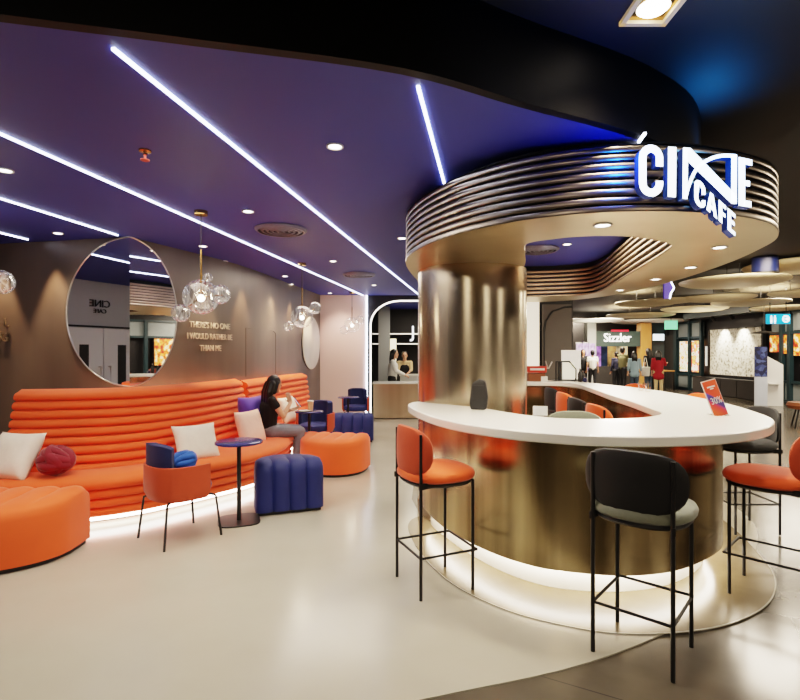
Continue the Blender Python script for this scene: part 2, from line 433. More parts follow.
bm = BM(); tube(bm, [(3.02, 10.68, .3), (3.02, 10.68, 1.9), (3.06, 10.68, 2.15), (3.2, 10.68, 2.35), (3.45, 10.68, 2.44), (3.6, 10.68, 2.45)], .018, 6); struct('trim_4', bm, M['blackwall'])
# bar room behind the arch
bm = BM(); box(bm, (.9, 14.4, 1.35), (5.4, .1, 2.7)); struct('wall_bar', bm, M['darkwall'], smooth=False)
bm = BM(); box(bm, (-.8, 12.65, 1.35), (.1, 3.6, 2.7)); struct('wall_bar_left', bm, M['darkwall'], smooth=False)
bm = BM(); box(bm, (3.6, 12.65, 1.35), (.1, 3.6, 2.7)); struct('wall_bar_right', bm, M['darkwall'], smooth=False)
bm = BM(); box(bm, (-.42, 13.6, 1.35), (.3, .3, 2.7)); struct('column_grey', bm, M['greywall'], smooth=False)

# mall shell
MX = 11.4
bm = BM(); box(bm, (MX+.15, 12, 1.8), (.1, 36, MZ)); struct('wall_mall_right', bm, M['blackwall'], smooth=False)
bm = BM(); box(bm, (7.6, 24., 1.8), (9, .1, MZ)); struct('wall_mall_back', bm, M['darkwall'], smooth=False)
bm = BM(); box(bm, (1, -6, 1.8), (26, .1, MZ)); struct('wall_mall_front', bm, M['darkwall'], smooth=False)
bm = BM(); box(bm, (3.66, 20.95, 1.8), (.1, 20, MZ)); struct('wall_mall_left', bm, M['darkwall'], smooth=False)
bm = BM(); box(bm, (-9.5, 3, 1.8), (.1, 18, MZ)); struct('wall_outer_left', bm, M['darkwall'], smooth=False)

# ------------------------------------------------------------------ ceiling lights
d10 = Vector((90/510, 1, 0)).normalized()
def strip(p, q, label):
    p = Vector(p); q = Vector(q); d = (q-p).normalized(); s = Vector((d.y, -d.x, 0))*.0075
    bm = BM()
    a = [p-s, p+s, q+s, q-s]
    lo = [bm.verts.new((v.x, v.y, CZ-.012)) for v in a]; hi = [bm.verts.new((v.x, v.y, CZ-.001)) for v in a]
    for i in range(4): bm.faces.new((lo[i], lo[(i+1) % 4], hi[(i+1) % 4], hi[i]))
    bm.faces.new(lo[::-1]); bm.faces.new(hi)
    return tag(obj('strip_light', bm, M['led'], smooth=False), label, 'light', 'white LED strips across the indigo ceiling')
P = on(113, 47, CZ); strip(P, P+d10*8.6, 'long white LED strip across the middle of the indigo ceiling, ending above the arch')
P = on(365, 296, CZ); strip(P-d10*9.2, P-d10*.1, 'long white LED strip running to the pink wall, above the glass pendants')
P = on(122, 236, CZ); strip(P-d10*3.2, P-d10*.06, 'white LED strip ending at the folded corner above the round mirror')
P = on(28, 239, CZ); strip(P-d10*3., P, 'shortest visible white LED strip, at far left of the ceiling')
P = on(418, 85, CZ); strip(P, P+d10*1.5, 'white LED strip running into the left side of the round canopy')
P = on(645, 132, CZ); strip(P, P+d10*1.2, 'stub of white LED strip just above the letter C of the sign')

def downlight(loc, label, r=.045, energy=25, spot=95, group='recessed ceiling downlights'):
    t = thing('downlight', label, 'light', (loc[0], loc[1], loc[2]), 0, group)
    bm = BM(); lathe(bm, [(r*.72, .0), (r*.8, -.008), (r, -.008), (r*1.02, 0), (r*1.02, .012)], 20, cap=False); obj('trim_ring', bm, M['trim_white'], t)
    bm = BM(); lathe(bm, [(r*.02, -.003), (r*.74, -.003)], 20, cap=False); obj('lens', bm, M['lamp'], t)
    if energy: lamp('downlight_lamp', 'SPOT', (loc[0], loc[1], loc[2]-.04), energy, (255, 238, 214), .05, spot, .7)
    return t
dl = [((335, 146), 'downlight between the long LED strip and the canopy', 60), ((248, 211), 'downlight above the round ceiling vent', 55), ((5, 170), 'downlight at far left of the ceiling, between two LED strips', 55),
      ((58, 233), 'downlight above the left end of the orange sofa', 40), ((203, 246), 'downlight above the first glass pendant rod', 0), ((224, 261), 'downlight over the wall lettering', 0),
      ((285, 276), 'downlight before the second glass pendant', 40), ((291, 284), 'downlight lower of the pair before the second pendant', 0), ((333, 261), 'downlight between the two round vents', 55), ((374, 285), 'downlight near the far round vent', 40), ((330, 293), 'downlight in front of the pink wall', 0)]
for (u, v), l, e in dl: downlight(on(u, v, CZ), l, .05, e)
downlight(on(402, 238, CZ), 'bright downlight touching the left edge of the canopy', .05, 60)
# more of the same ceiling, outside the frame
for x, y in ((-3.4, 2.6), (-1.6, 2.9), (.1, 3.1)): lamp('downlight_lamp', 'SPOT', (x, y, CZ-.04), 40, (255, 238, 214), .06, 100, .7)
# wall washers
WRs = resample(WR, 60)
wash = [(WRs[k], normals2(WRs, False)[k]) for k in (11, 20, 31, 40, 49)]
wash += [(WL[2].lerp(WL[1], q), normals2(WL, False)[1]*0+Vector((-.2005, -.9797))) for q in (.56, 1.0)]
for p, n in wash:
    q = p+n*.15
    lamp('wall_washer', 'SPOT', (q.x, q.y, CZ-.05), 120, (255, 206, 158), .03, 50, .6, target=(q.x-n.x*.07, q.y-n.y*.07, 1.0))
def vent(loc, r, label):
    t = thing('ceiling_vent', label, 'vent', loc, 0, 'round ceiling air vents')
    bm = BM(); lathe(bm, [(.001, -.004), (r, -.004)], 40, cap=False); obj('backing', bm, M['vent_dk'], t)
    for k in range(5):
        a = r*(1-.19*k)
        bm = BM(); lathe(bm, [(a, 0), (a, -.012), (a-.02, -.03), (a-.035, -.03), (a-.03, -.012), (a-.03, 0)], 40, cap=False); obj('ring', bm, M['vent'], t)
vent(on(281, 229, CZ), .25, 'larger round ceiling vent between the LED strips')
vent(on(359, 274, CZ), .25, 'further round ceiling vent near the arch')
vent(on(537, 249, CZ), .25, 'round ceiling vent seen through the canopy opening')
downlight(on(567, 244, CZ), 'downlight seen through the canopy opening, beside the vent', .05, 40)
downlight(on(541, 269, CZ), 'lower downlight seen through the canopy opening', .05, 40)
t = thing('sprinkler', 'small brass fire sprinkler on the indigo ceiling', 'sprinkler', on(145, 150, CZ))
bm = BM(); lathe(bm, [(.035, 0), (.035, -.01), (.012, -.014), (.012, -.03)], 16); obj('rosette', bm, M['brass'], t)
bm = BM(); lathe(bm, [(.006, -.03), (.006, -.055), (.026, -.058), (.026, -.062)], 12); obj('deflector', bm, M['red'], t)

# big square downlight in the mall ceiling
t = thing('square_downlight', 'square recessed downlight with pale frame in the black ceiling', 'light', (1.175, 2.365, MZ))
bm = BM()
for sx, sy, wx, wy in ((-.10, 0, .024, .224), (.10, 0, .024, .224), (0, -.10, .224, .024), (0, .10, .224, .024)): box(bm, (sx, sy, -.010), (wx, wy, .02))
obj('frame', bm, mat('cream metal frame', (220, 204, 170), .4, emit=(220, 190, 130), es=.25), t, smooth=False)
bm = BM(); lathe(bm, [(.001, -.014), (.06, -.014), (.072, -.004)], 28, cap=False); obj('lens', bm, M['lamp'], t)
bm = BM(); box(bm, (0, 0, -.002), (.2, .2, .004)); obj('backing', bm, M['brass'], t, smooth=False)
lamp('mall_light', 'SPOT', (1.175, 2.365, MZ-.06), 60, (255, 232, 200), .1, 110, .8)

# ------------------------------------------------------------------ counter
Oc = resample(spline([(.19, 4.66), (.1, 4.55), (.07, 4.3), (.15, 3.82), (.33, 3.32), (.59, 2.99), (.85, 2.82), (1.15, 2.72), (1.5, 2.73), (1.85, 2.83), (2.2, 3.05), (2.48, 3.38), (2.66, 3.78), (2.85, 4.4), (2.97, 5.1), (3.02, 5.8), (2.98, 6.5), (2.85, 7.2), (2.6, 7.9), (2.2, 8.35), (1.7, 8.5), (1.1, 8.5)], 10), 160)
Ic = resample(spline([(.2, 4.6), (.34, 4.44), (.5, 4.3), (.65, 4.14), (.78, 3.87), (.92, 3.63), (1.08, 3.49), (1.3, 3.43), (1.55, 3.47), (1.75, 3.57), (1.92, 3.75), (2.0, 4.05), (2.12, 4.7), (2.2, 5.3), (2.3, 5.88), (2.42, 6.6), (2.5, 7.2), (2.35, 7.55), (1.9, 7.62), (1.1, 7.62)], 10), 160)
Ob = resample(spline([(.26, 4.62), (.2, 4.4), (.31, 3.93), (.49, 3.56), (.65, 3.33), (.81, 3.18), (.97, 3.10), (1.31, 3.03), (1.65, 3.09), (2.0, 3.3), (2.25, 3.55), (2.42, 3.95), (2.55, 4.6), (2.66, 5.3), (2.72, 6.0), (2.74, 6.6), (2.66, 7.2), (2.45, 7.8), (2.1, 8.15), (1.1, 8.25)], 10), 160)
Ib = resample(spline([(.3, 4.56), (.42, 4.28), (.54, 4.1), (.63, 3.9), (.78, 3.64), (.95, 3.45), (1.15, 3.36), (1.4, 3.36), (1.7, 3.46), (1.95, 3.62), (2.1, 3.8), (2.22, 4.1), (2.34, 4.7), (2.44, 5.3), (2.48, 5.9), (2.5, 6.6), (2.46, 7.2), (2.3, 7.66), (1.9, 7.76), (1.1, 7.76)], 10), 160)
t = thing('bar_counter', 'curved white topped bar counter with bronze front glowing underneath', 'counter', (1.5, 4.5, 0))
T = Vector((1.5, 4.5))
sh = lambda P: [p-T for p in P]
bm = BM(); band(bm, sh(Oc), sh(Ic), .992, 1.05); obj('countertop', bm, M['white'], t, ang=30, bevel=.008)
bm = BM(); band(bm, sh(Ob), sh(Ib), .17, .991); obj('bronze_front', bm, M['bronze'], t, ang=40)
Op = [a.lerp(b, .45) for a, b in zip(Ob, Ib)]; Iq = [a.lerp(b, .8) for a, b in zip(Ob, Ib)]
bm = BM(); band(bm, sh(Op), sh(Iq), 0, .17); obj('plinth', bm, M['white'], t, ang=40)
Ol = [a.lerp(b, .2) for a, b in zip(Ob, Ib)]; Ol2 = [a.lerp(b, .36) for a, b in zip(Ob, Ib)]
bm = BM(); band(bm, sh(Ol), sh(Ol2), .145, .168); lo_ = obj('light_strip', bm, M['led_warm'], t)
# floor inlay under the counter
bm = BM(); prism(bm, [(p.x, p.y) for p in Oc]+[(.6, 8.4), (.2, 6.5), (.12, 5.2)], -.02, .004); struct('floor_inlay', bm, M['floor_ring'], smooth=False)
bm = BM(); sweep(bm, Oc[14:130], [(0, .001), (.008, .001), (.008, .005), (0, .005)], False, side=1); struct('floor_trim', bm, M['floor_cream'])

# bronze column
cc = Vector((.682, 4.852)); cr_ = .51
t = thing('bronze_column', 'wide round brushed bronze column behind the white counter', 'column', (cc.x, cc.y, 0)); t['kind'] = 'structure'
bm = BM(); lathe(bm, [(cr_, .003), (cr_, 2.265)], 96, cap=False); obj('cladding', bm, M['bronze_col'], t)
bm = BM(); lathe(bm, [(cr_+.006, .003), (cr_+.006, .1)], 96, cap=False); obj('base_collar', bm, M['fin'], t)

# ------------------------------------------------------------------ canopy
CO = spline([(.05, 4.4), (.12, 3.87), (.32, 3.4), (.58, 3.08), (.88, 2.88), (1.2, 2.79), (1.55, 2.79), (1.9, 2.88), (2.25, 3.08), (2.53, 3.42), (2.68, 3.8), (2.82, 4.35), (2.93, 5.1), (2.97, 5.8), (2.93, 6.5), (2.75, 7.2), (2.4, 7.7), (1.9, 7.88), (1.3, 7.9), (.8, 7.7), (.52, 7.2), (.36, 6.3), (.16, 5.3)], 7, True)
CH = spline([(.9, 3.62), (1.05, 3.46), (1.2, 3.39), (1.4, 3.37), (1.6, 3.42), (1.8, 3.53), (1.95, 3.66), (2.02, 3.85), (2.1, 4.2), (2.24, 4.9), (2.4, 5.7), (2.52, 6.35), (2.5, 6.8), (2.2, 7.02), (1.7, 7.08), (1.4, 6.7), (1.28, 6.), (1.2, 5.2), (1.1, 4.5), (.98, 4.0)], 7, True)
t = thing('round_canopy', 'ring canopy of stacked bronze fins hanging over the bar counter', 'canopy', (1.5, 5, 0))
T = Vector((1.5, 5.0))
CO = sh(CO); CH = sh(CH)
Z0, Z1 = 2.27, 2.63
bm = BM(); ringplate(bm, CO, CH, Z0-.003); obj('soffit', bm, M['bronze_under'], t, smooth=False)
bm = BM(); ringplate(bm, CO, CH, Z1+.005); obj('top_cover', bm, M['fin_dk'], t, smooth=False)
def fins(bm, path, sg, n, lip, gap):
    # travel is anticlockwise seen from above: right of travel is outwards
    sweep(bm, path, [(-.03*sg, Z0), (0, Z0), (.003*sg, Z0+lip*.5), (0, Z0+lip), (-.03*sg, Z0+lip)], True)
    pitch = (Z1-Z0-lip)/n
    for k in range(n):
        z = Z0+lip+k*pitch+pitch*gap; h = pitch*(1-gap)
        sweep(bm, path, [(-.034*sg, z), (-.003*sg, z), (0, z+h*.15), (0, z+h*.85), (-.003*sg, z+h), (-.034*sg, z+h)], True)
sgn = 1 if sum((CO[i].x*CO[(i+1) % len(CO)].y-CO[(i+1) % len(CO)].x*CO[i].y) for i in range(len(CO))) > 0 else -1
bm = BM(); fins(bm, CO, sgn, 7, .03, .30); obj('outer_fins', bm, M['fin'], t, ang=50)
bm = BM(); sweep(bm, CO, [(-.036*sgn, Z0+.01), (-.036*sgn, Z1)], True, profclosed=False); obj('outer_backing', bm, M['fin_dk'], t)
sg2 = 1 if sum((CH[i].x*CH[(i+1) % len(CH)].y-CH[(i+1) % len(CH)].x*CH[i].y) for i in range(len(CH))) > 0 else -1
M['fin_in'] = bronze('light bronze inner fins', (176, 150, 122), (206, 180, 148), .35, 2., (1, 1, 1))
bm = BM(); fins(bm, CH, -sg2, 6, .015, .48); obj('inner_fins', bm, M['fin_in'], t, ang=50)
bm = BM(); sweep(bm, CH, [(.037*sg2, Z0+.01), (.037*sg2, CZ-.002)], True, profclosed=False); obj('inner_backing', bm, M['fin_dk'], t)
ON = offset(CO, -.12*sgn, True)
bm = BM(); sweep(bm, ON, [(0, Z1), (0, CZ-.001)], True, profclosed=False); obj('neck', bm, M['fin_dk'], t)
for (x, y), l in (((1.22, 3.07), 'canopy downlight above the black front stool'), ((2.33, 3.72), 'canopy downlight below the sign letters'), ((2.62, 4.6), 'second canopy downlight on the mall side'), ((2.68, 5.35), 'third canopy downlight on the mall side'), ((2.72, 6.3), 'furthest canopy downlight on the mall side')):
    downlight((x, y, Z0-.004), l, .055, 72, 125, 'downlights in the canopy soffit')
lamp('canopy_lamp', 'SPOT', (.5, 3.6, Z0-.05), 45, (255, 232, 200), .05, 125, .7)

# ------------------------------------------------------------------ the sign
def sign():
    base = at(697, 180, 2.68)
    t = thing('cafe_sign', 'illuminated white CINE CAFE letters with blue sides on the canopy', 'sign', base)
    sc = 2.68/F
    def W(p):   # sign-plane pixels (5x crop) to local metres
        u, v = 620+p[0]/5, 130+p[1]/5
        return Vector(((u-697)*sc, (u-697)*.0006, -(v-180)*sc))
    white = emis('sign face white', (232, 245, 255), 4.5); blue = emis('sign side blue', (14, 50, 120), .22)
    D = .05
    def letter(polys, nm='letter'):
        bm = BM()
        for poly in polys:
            fr = [bm.verts.new(W(p)) for p in poly]; bk = [bm.verts.new(W(p)+Vector((0, D, 0))) for p in poly]
            n = len(poly)
            f = bm.faces.new(fr); g = bm.faces.new(bk[::-1]); 
            for i in range(n):
                s_ = bm.faces.new((fr[i], bk[i], bk[(i+1) % n], fr[(i+1) % n])); s_.material_index = 1
            g.material_index = 1
            f.normal_update(); g.normal_update(); bmesh.ops.triangulate(bm, faces=[f, g])
        return obj(nm, bm, [white, blue], t, smooth=False)
    def stroke(path, wd, sh=None):
        P = [Vector(p) for p in path]; L, R = [], []
        ws = wd if isinstance(wd, (list, tuple)) else [wd]*len(P)
        for i, p in enumerate(P):
            a = P[max(0, i-1)]; b = P[min(len(P)-1, i+1)]; d = (b-a).normalized(); n = Vector((-d.y, d.x))
            L.append(p+n*ws[i]/2); R.append(p-n*ws[i]/2)
        return [(q.x, q.y) for q in L+R[::-1]]
    def Cpath(x0, x1, y0, y1, g0, g1, n=7):
        rx = (x1-x0)/2; cx = (x0+x1)/2; ry = rx*1.05; out = [(x1, g0)]
        for k in range(n*2+1):
            a = k*PI/(2*n); out.append((cx+rx*math.cos(a), y0+ry-ry*math.sin(a)))
        for k in range(n*2+1):
            a = PI+k*PI/(2*n); out.append((cx+rx*math.cos(a), y1-ry-ry*math.sin(a)))
        out.append((x1, g1)); return out
    letter([stroke(Cpath(98, 186, 104, 322, 190, 262), 38)])
    letter([[(232, 90), (275, 91), (272, 340), (230, 338)]])
    letter([stroke([(324, 94), (321, 346)], 26), stroke([(586, 116), (585, 352)], 30), [(314, 90), (350, 92), (600, 322), (600, 362), (572, 362), (314, 140)],
            stroke([tuple(p) for p in spline([(322, 344), (345, 270), (378, 202), (425, 158), (480, 132), (535, 121), (600, 121)], 4)], 17)])
    letter([[(610, 126), (645, 130), (645, 374), (610, 370)], [(640, 130), (684, 136), (684, 166), (640, 160)], [(640, 240), (672, 244), (672, 272), (640, 268)], [(640, 342), (680, 347), (680, 378), (640, 373)]])
    S = lambda p: (p[0], p[1]+.8*(p[0]-372))
    def rect(x0, y0, x1, y1): return [S((x0, y0)), S((x1, y0)), S((x1, y1)), S((x0, y1))]
    letter([stroke([S(p) for p in Cpath(381, 420, 243, 350, 284, 312)], 20)])
    letter([[S((436, 345)), S((456, 240)), S((474, 240)), S((494, 345)), S((476, 345)), S((465, 270)), S((455, 345))], rect(455, 302, 477, 322)])
    letter([rect(502, 240, 521, 345), rect(521, 240, 542, 260), rect(521, 284, 538, 303)])
    letter([rect(550, 240, 569, 350), rect(569, 240, 592, 260), rect(569, 284, 588, 303), rect(569, 330, 592, 350)])
    for px in ((250, 215), (586, 230)):
        p = W(px); bm = BM(); tube(bm, [p+Vector((0, D, 0)), p+Vector((0, .24, 0))], .012, 8); obj('mounting_rod', bm, M['black'], t)
    return t
sign()
lamp('sign_glow', 'POINT', (1.75, 2.62, 2.5), 5, (90, 170, 255), .1)
lamp('sign_blue_fill', 'POINT', (1.2, 2.62, 2.5), 6, (20, 90, 255), .03)  # added point light giving the sign's blue glow on ceiling and fins
lamp('blue_wash', 'SPOT', (2.0, 3.3, 2.75), 20, (40, 140, 230), .1, 120, 1., target=(1.95, 3.2, MZ))

# ------------------------------------------------------------------ bar stools
def oval_back(bm, cx, cz, wd, ht, th, R):
    n, m = 26, 6
    def pt(u, v, s):      # u,v in unit disc
        y = u*wd/2; z = cz+v*ht/2
        dpt = (R-math.sqrt(max(0, R*R-y*y)))
        return Vector((cx+dpt+s, y, z))
    rings = []
    for s in (-1, 1):
        for j in range(m+1):
            q = j/m if s < 0 else 1-j/m
            r = math.sin(q*PI/2)
            ring = []
            for k in range(n):
                a = 2*PI*k/n; c_, s_ = math.cos(a), math.sin(a)
                e = .62
                u = r*math.copysign(abs(c_)**e, c_); v = r*math.copysign(abs(s_)**.8, s_)
                bulge = th/2*math.cos(q*PI/2)**.5
                ring.append(bm.verts.new(pt(u, v, s*bulge)) if r > 1e-4 else None)
            if ring[0] is None: ring = [bm.verts.new(pt(0, 0, s*th/2))]
            rings.append(ring)
    for A, B in zip(rings, rings[1:]):
        if len(A) == 1:
            for k in range(n): bm.faces.new((A[0], B[k], B[(k+1) % n]))
        elif len(B) == 1:
            for k in range(n): bm.faces.new((A[k], A[(k+1) % n], B[0]))
        else:
            for k in range(n): bm.faces.new((A[k], A[(k+1) % n], B[(k+1) % n], B[k]))
    bmesh.ops.remove_doubles(bm, verts=bm.verts, dist=1e-5)
def squircle(bm, prof, n, cx, e=.8):
    rings = []
    for r, z in prof:
        rings.append([bm.verts.new((cx+r*math.copysign(abs(math.cos(2*PI*k/n))**e, math.cos(2*PI*k/n)), r*math.copysign(abs(math.sin(2*PI*k/n))**e, math.sin(2*PI*k/n)), z)) for k in range(n)])
    for A, B in zip(rings, rings[1:]):
        for k in range(n): bm.faces.new((A[k], A[(k+1) % n], B[(k+1) % n], B[k]))
    bm.faces.new(rings[0][::-1]); bm.faces.new(rings[-1])
def make_stool(label, loc, rz, seat, back, group=None):
    t = thing('bar_stool', label, 'bar stool', loc, rz, group)
    h = .182
    for sx in (-1, 1):
        for sy in (-1, 1):
            bm = BM(); tube(bm, [(sx*h, sy*h, 0), (sx*h, sy*h, .70 if sx > 0 else 1.0)], .0105, 10); obj('leg', bm, M['black'], t)
    bm = BM()
    q = [(-h, -h, .25), (h+.03, -h, .25), (h+.03, h, .25), (-h, h, .25)]
    for i in range(4): tube(bm, [q[i], q[(i+1) % 4]], .008, 8)
    obj('footrest', bm, M['black'], t)
    bm = BM()
    for sy in (-1, 1):
        box(bm, (-.115, sy*.172, .685), (.17, .012, .035), rz=-sy*.22)
    squircle(bm, [(.15, .668), (.21, .67), (.222, .682), (.215, .694)], 36, .012)
    obj('seat_frame', bm, M['black'], t)
    bm = BM(); squircle(bm, [(.18, .692), (.218, .696), (.236, .71), (.24, .73), (.23, .75), (.2, .763), (.1, .768), (.001, .769)], 44, .012); obj('seat', bm, seat, t)
    bm = BM(); oval_back(bm, -.205, .885, .48, .30, .05, .42); obj('backrest', bm, back, t)
    return t
G = 'bar stools around the white counter'
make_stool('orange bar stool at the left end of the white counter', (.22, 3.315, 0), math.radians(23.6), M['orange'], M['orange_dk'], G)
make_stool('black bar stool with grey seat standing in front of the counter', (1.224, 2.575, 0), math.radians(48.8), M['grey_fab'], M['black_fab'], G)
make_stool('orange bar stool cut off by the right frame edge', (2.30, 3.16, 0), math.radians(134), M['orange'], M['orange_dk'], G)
make_stool('black bar stool with charcoal seat behind the counter\'s right curve', (2.93, 4.36, 0), math.radians(180), M['dark_fab'], M['black_fab'], G)
make_stool('orange bar stool on the mall side, showing beside the promotion card', (3.22, 5.75, 0), math.radians(185), M['orange'], M['orange'], G)
make_stool('furthest orange bar stool on the mall side of the counter', (3.3, 7.4, 0), math.radians(200), M['orange'], M['orange'], G)
G2 = 'bar stools inside the ring of the counter'
make_stool('black bar stool inside the counter ring, furthest back', (2.16, 6.75, 0), math.radians(5), M['dark_fab'], M['black_fab'], G2)
make_stool('orange bar stool inside the counter ring, behind the other orange one', (2.07, 5.95, 0), math.radians(5), M['orange'], M['orange'], G2)
make_stool('black bar stool inside the counter ring, between two orange stools', (1.98, 5.25, 0), math.radians(5), M['dark_fab'], M['black_fab'], G2)
make_stool('orange bar stool inside the counter ring, nearest the inner corner', (1.93, 4.6, 0), math.radians(5), M['orange'], M['orange'], G2)
make_stool('grey backed bar stool inside the ring behind the front counter', (1.36, 3.84, 0), math.radians(-90), M['grey_fab'], M['grey_fab'], G2)

# ------------------------------------------------------------------ sofas
def roll_profile(x0, z0, x1, z1, n, amp, back):
    """stacked rolls from (x0,z0) up to (x1,z1); bulging towards +x; then closed at the back"""
    pr = []
    for k in range(n):
        for j in range(7):
            s = j/7
            f = (k+s)/n
            b = amp*math.sqrt(max(0, 1-(2*s-1)**2))
            pr.append((x0+(x1-x0)*f+b, z0+(z1-z0)*f))
    pr.append((x1, z1)); pr.append((x1-.05, z1+.025)); pr.append((x1-.12, z1+.01)); pr.append((x1-back, z1-.03)); pr.append((x0-back*1.2, z0))
    return pr
def make_sofa(label, K, Kb, Fp, ztop, nrolls, lean=.17):
    t = thing('curved_sofa', label, 'sofa', (0, 0, 0), 0, 'orange channel-tufted sofas along the metal wall')
    c0 = Vector((K[len(K)//2].x, K[len(K)//2].y)); t.location = (c0.x, c0.y, 0)
    lk = lambda P: [p-c0 for p in P]
    bm = BM(); sweep(bm, lk(Kb), roll_profile(.0, .40, -lean, ztop, nrolls, .045, lean*.7), False); obj('backrest', bm, M['orange'], t, ang=60)
    # seat cushion : between crease and front
    n = 70; A = resample(K, n); B = resample(Fp, n)
    bm = BM(); rings = []
    for a, b in zip(A, B):
        d = (b-a); L = d.length; d.normalize(); rg = []
        for s, z in ((-.06, .33), (-.06, .43), (.3*L, .445), (.75*L, .445), (L-.02, .425), (L+.02, .395), (L+.025, .365), (L, .335), (L-.06, .325), (.3*L, .325)):
            p = a+d*s-c0; rg.append(bm.verts.new((p.x, p.y, z)))
        rings.append(rg)
    for R1, R2 in zip(rings, rings[1:]):
        for j in range(len(R1)): bm.faces.new((R1[j], R1[(j+1) % len(R1)], R2[(j+1) % len(R1)], R2[j]))
    for rg in (rings[0], rings[-1]): bm.faces.new(rg)
    obj('seat', bm, M['orange'], t, ang=60)
    Fr = resample(Fp, n)
    pr = []
    for k in range(3):
        for j in range(7):
            s = j/6; pr.append((-.03-.02*(2-k)*.6+.035*math.sqrt(max(0, 1-(2*s-1)**2)), .09+(k+s)*.08))
    pr += [(-.25, .33), (-.25, .09)]
    bm = BM(); sweep(bm, lk(Fr), pr, False); obj('base_front', bm, M['orange'], t, ang=60)
    bm = BM(); sweep(bm, lk(Fr), [(-.3, 0), (-.24, 0), (-.24, .1), (-.3, .1)], False); obj('plinth', bm, M['black'], t)
    bm = BM(); sweep(bm, lk(Fr), [(-.16, .06), (-.06, .06), (-.06, .085), (-.16, .085)], False); obj('light_strip', bm, M['led_sofa'], t)
    e_ = lean*1.7+.05
    bm = BM(); sweep(bm, lk(Kb), [(-e_-.03, ztop-.12), (-e_, ztop-.12), (-e_, ztop-.10), (-e_-.03, ztop-.10)], False); obj('rear_light_strip', bm, M['led_back'], t)
    bm = BM(); sweep(bm, lk(Kb), [(-e_-.02, .02), (-e_+.02, .02), (-e_+.02, ztop-.121), (-e_-.02, ztop-.121)], False); obj('rear_panel', bm, M['black'], t)
    return t
K1 = spline([(-4.5, 4.6), (-3.9, 4.55), (-3.4, 4.53), (-2.96, 4.62), (-2.65, 4.75), (-2.45, 4.92), (-2.3, 5.15), (-2.12, 5.6), (-1.98, 6.2), (-1.93, 6.62)], 8)
K1b = [p for p in K1 if p.x > -3.56]
F1 = spline([(-4.5, 4.1), (-3.9, 4.08), (-3.2, 4.13), (-2.65, 4.27), (-2.3, 4.47), (-2.08, 4.69), (-1.88, 4.93), (-1.53, 5.42), (-1.38, 6.05), (-1.4, 6.62)], 8)
make_sofa('orange channel-tufted sofa curving under the round mirror', K1, K1b, F1, 1.13, 9)
K2 = spline([(-1.97, 6.76), (-1.90, 7.3), (-1.77, 8.2), (-1.60, 9.05)], 8)
F2 = spline([(-1.58, 6.76), (-1.56, 7.3), (-1.46, 8.2), (-1.22, 9.05)], 8)
make_sofa('orange channel-tufted sofa further back, behind the seated woman', K2, K2, F2, 1.10, 8, .10)

# ------------------------------------------------------------------ poufs
def make_pouf(label, loc, rz, wd, dp, h, m, n, group):
    t = thing('scalloped_pouf', label, 'ottoman', loc, rz, group)
    bm = BM(); cols = []; NS = n*10
    for i in range(NS+1):
        s = -1+2*i/NS; x = s*wd/2
        yb = dp*(.38+.62*max(0, 1-abs(s)**2.4)**.55)
        b = abs(math.sin(n*PI*(s+1)/2))**.55*.032*(wd/n/.15)**.5
        e = min(1, (1-abs(s))/.06)
        rr = .05
        col = [(-b*e, .035), (-b*e-.004, .1), (-b*e-.004, h-.12), (-b*e, h-.07), (rr*.3-b*e*.8, h-.03+b*.3), (rr-b*.5, h-.01+b*.7), (rr+.05, h+b*.75)]
        for q in (.25, .5, .75):
            col.append((rr+.05+(yb-.12-rr)*q, h+b*.75*(1-q)**.8-.012*q))
        col += [(yb-.05, h-.022), (yb-.015, h-.045), (yb, h-.09), (yb+.006, h*.5), (yb, .035)]
        sh_ = .02*(1-e)
        cols.append([bm.verts.new((x, y, z-(sh_ if z > h-.13 else 0))) for y, z in col])
    for A, B in zip(cols, cols[1:]):
        for j in range(len(A)-1): bm.faces.new((A[j], A[j+1], B[j+1], B[j]))
        bm.faces.new((A[-1], A[0], B[0], B[-1]))
    for c in (cols[0], cols[-1]): bm.faces.new(c)
    obj('upholstery', bm, m, t, ang=50)
    bm = BM(); o = []
    for i in range(25):
        s = -1+2*i/24; o.append((s*(wd/2-.02), .02))
    for i in range(25):
        s = 1-2*i/24; o.append((s*(wd/2-.02), dp*(.38+.62*max(0, 1-abs(s)**2.4)**.55)-.02))
    prism(bm, o, 0, .04); obj('plinth', bm, M['black'], t)
    return t
GP = 'scalloped velvet poufs on the cream floor'
# local: fluted straight side at y=0 looking to -y, convex side to +y
make_pouf('navy velvet pouf with fluted front beside the black pedestal table', (-1.02, 4.74, 0), math.radians(20), .62, .60, .47, M['navy'], 4, GP)
make_pouf('orange velvet pouf with rounded front between the navy poufs', (-.80, 6.69, 0), math.radians(180-10), .84, .62, .44, M['orange'], 5, GP)
make_pouf('large orange velvet pouf cut off by the left frame edge', (-3.2, 3.98, 0), math.radians(180+4), 1.5, .68, .44, M['orange'], 8, GP)
make_pouf('navy velvet pouf furthest back, beside the small armchair', (-.87, 8.45, 0), math.radians(0), .85, .5, .46, M['navy'], 5, GP)

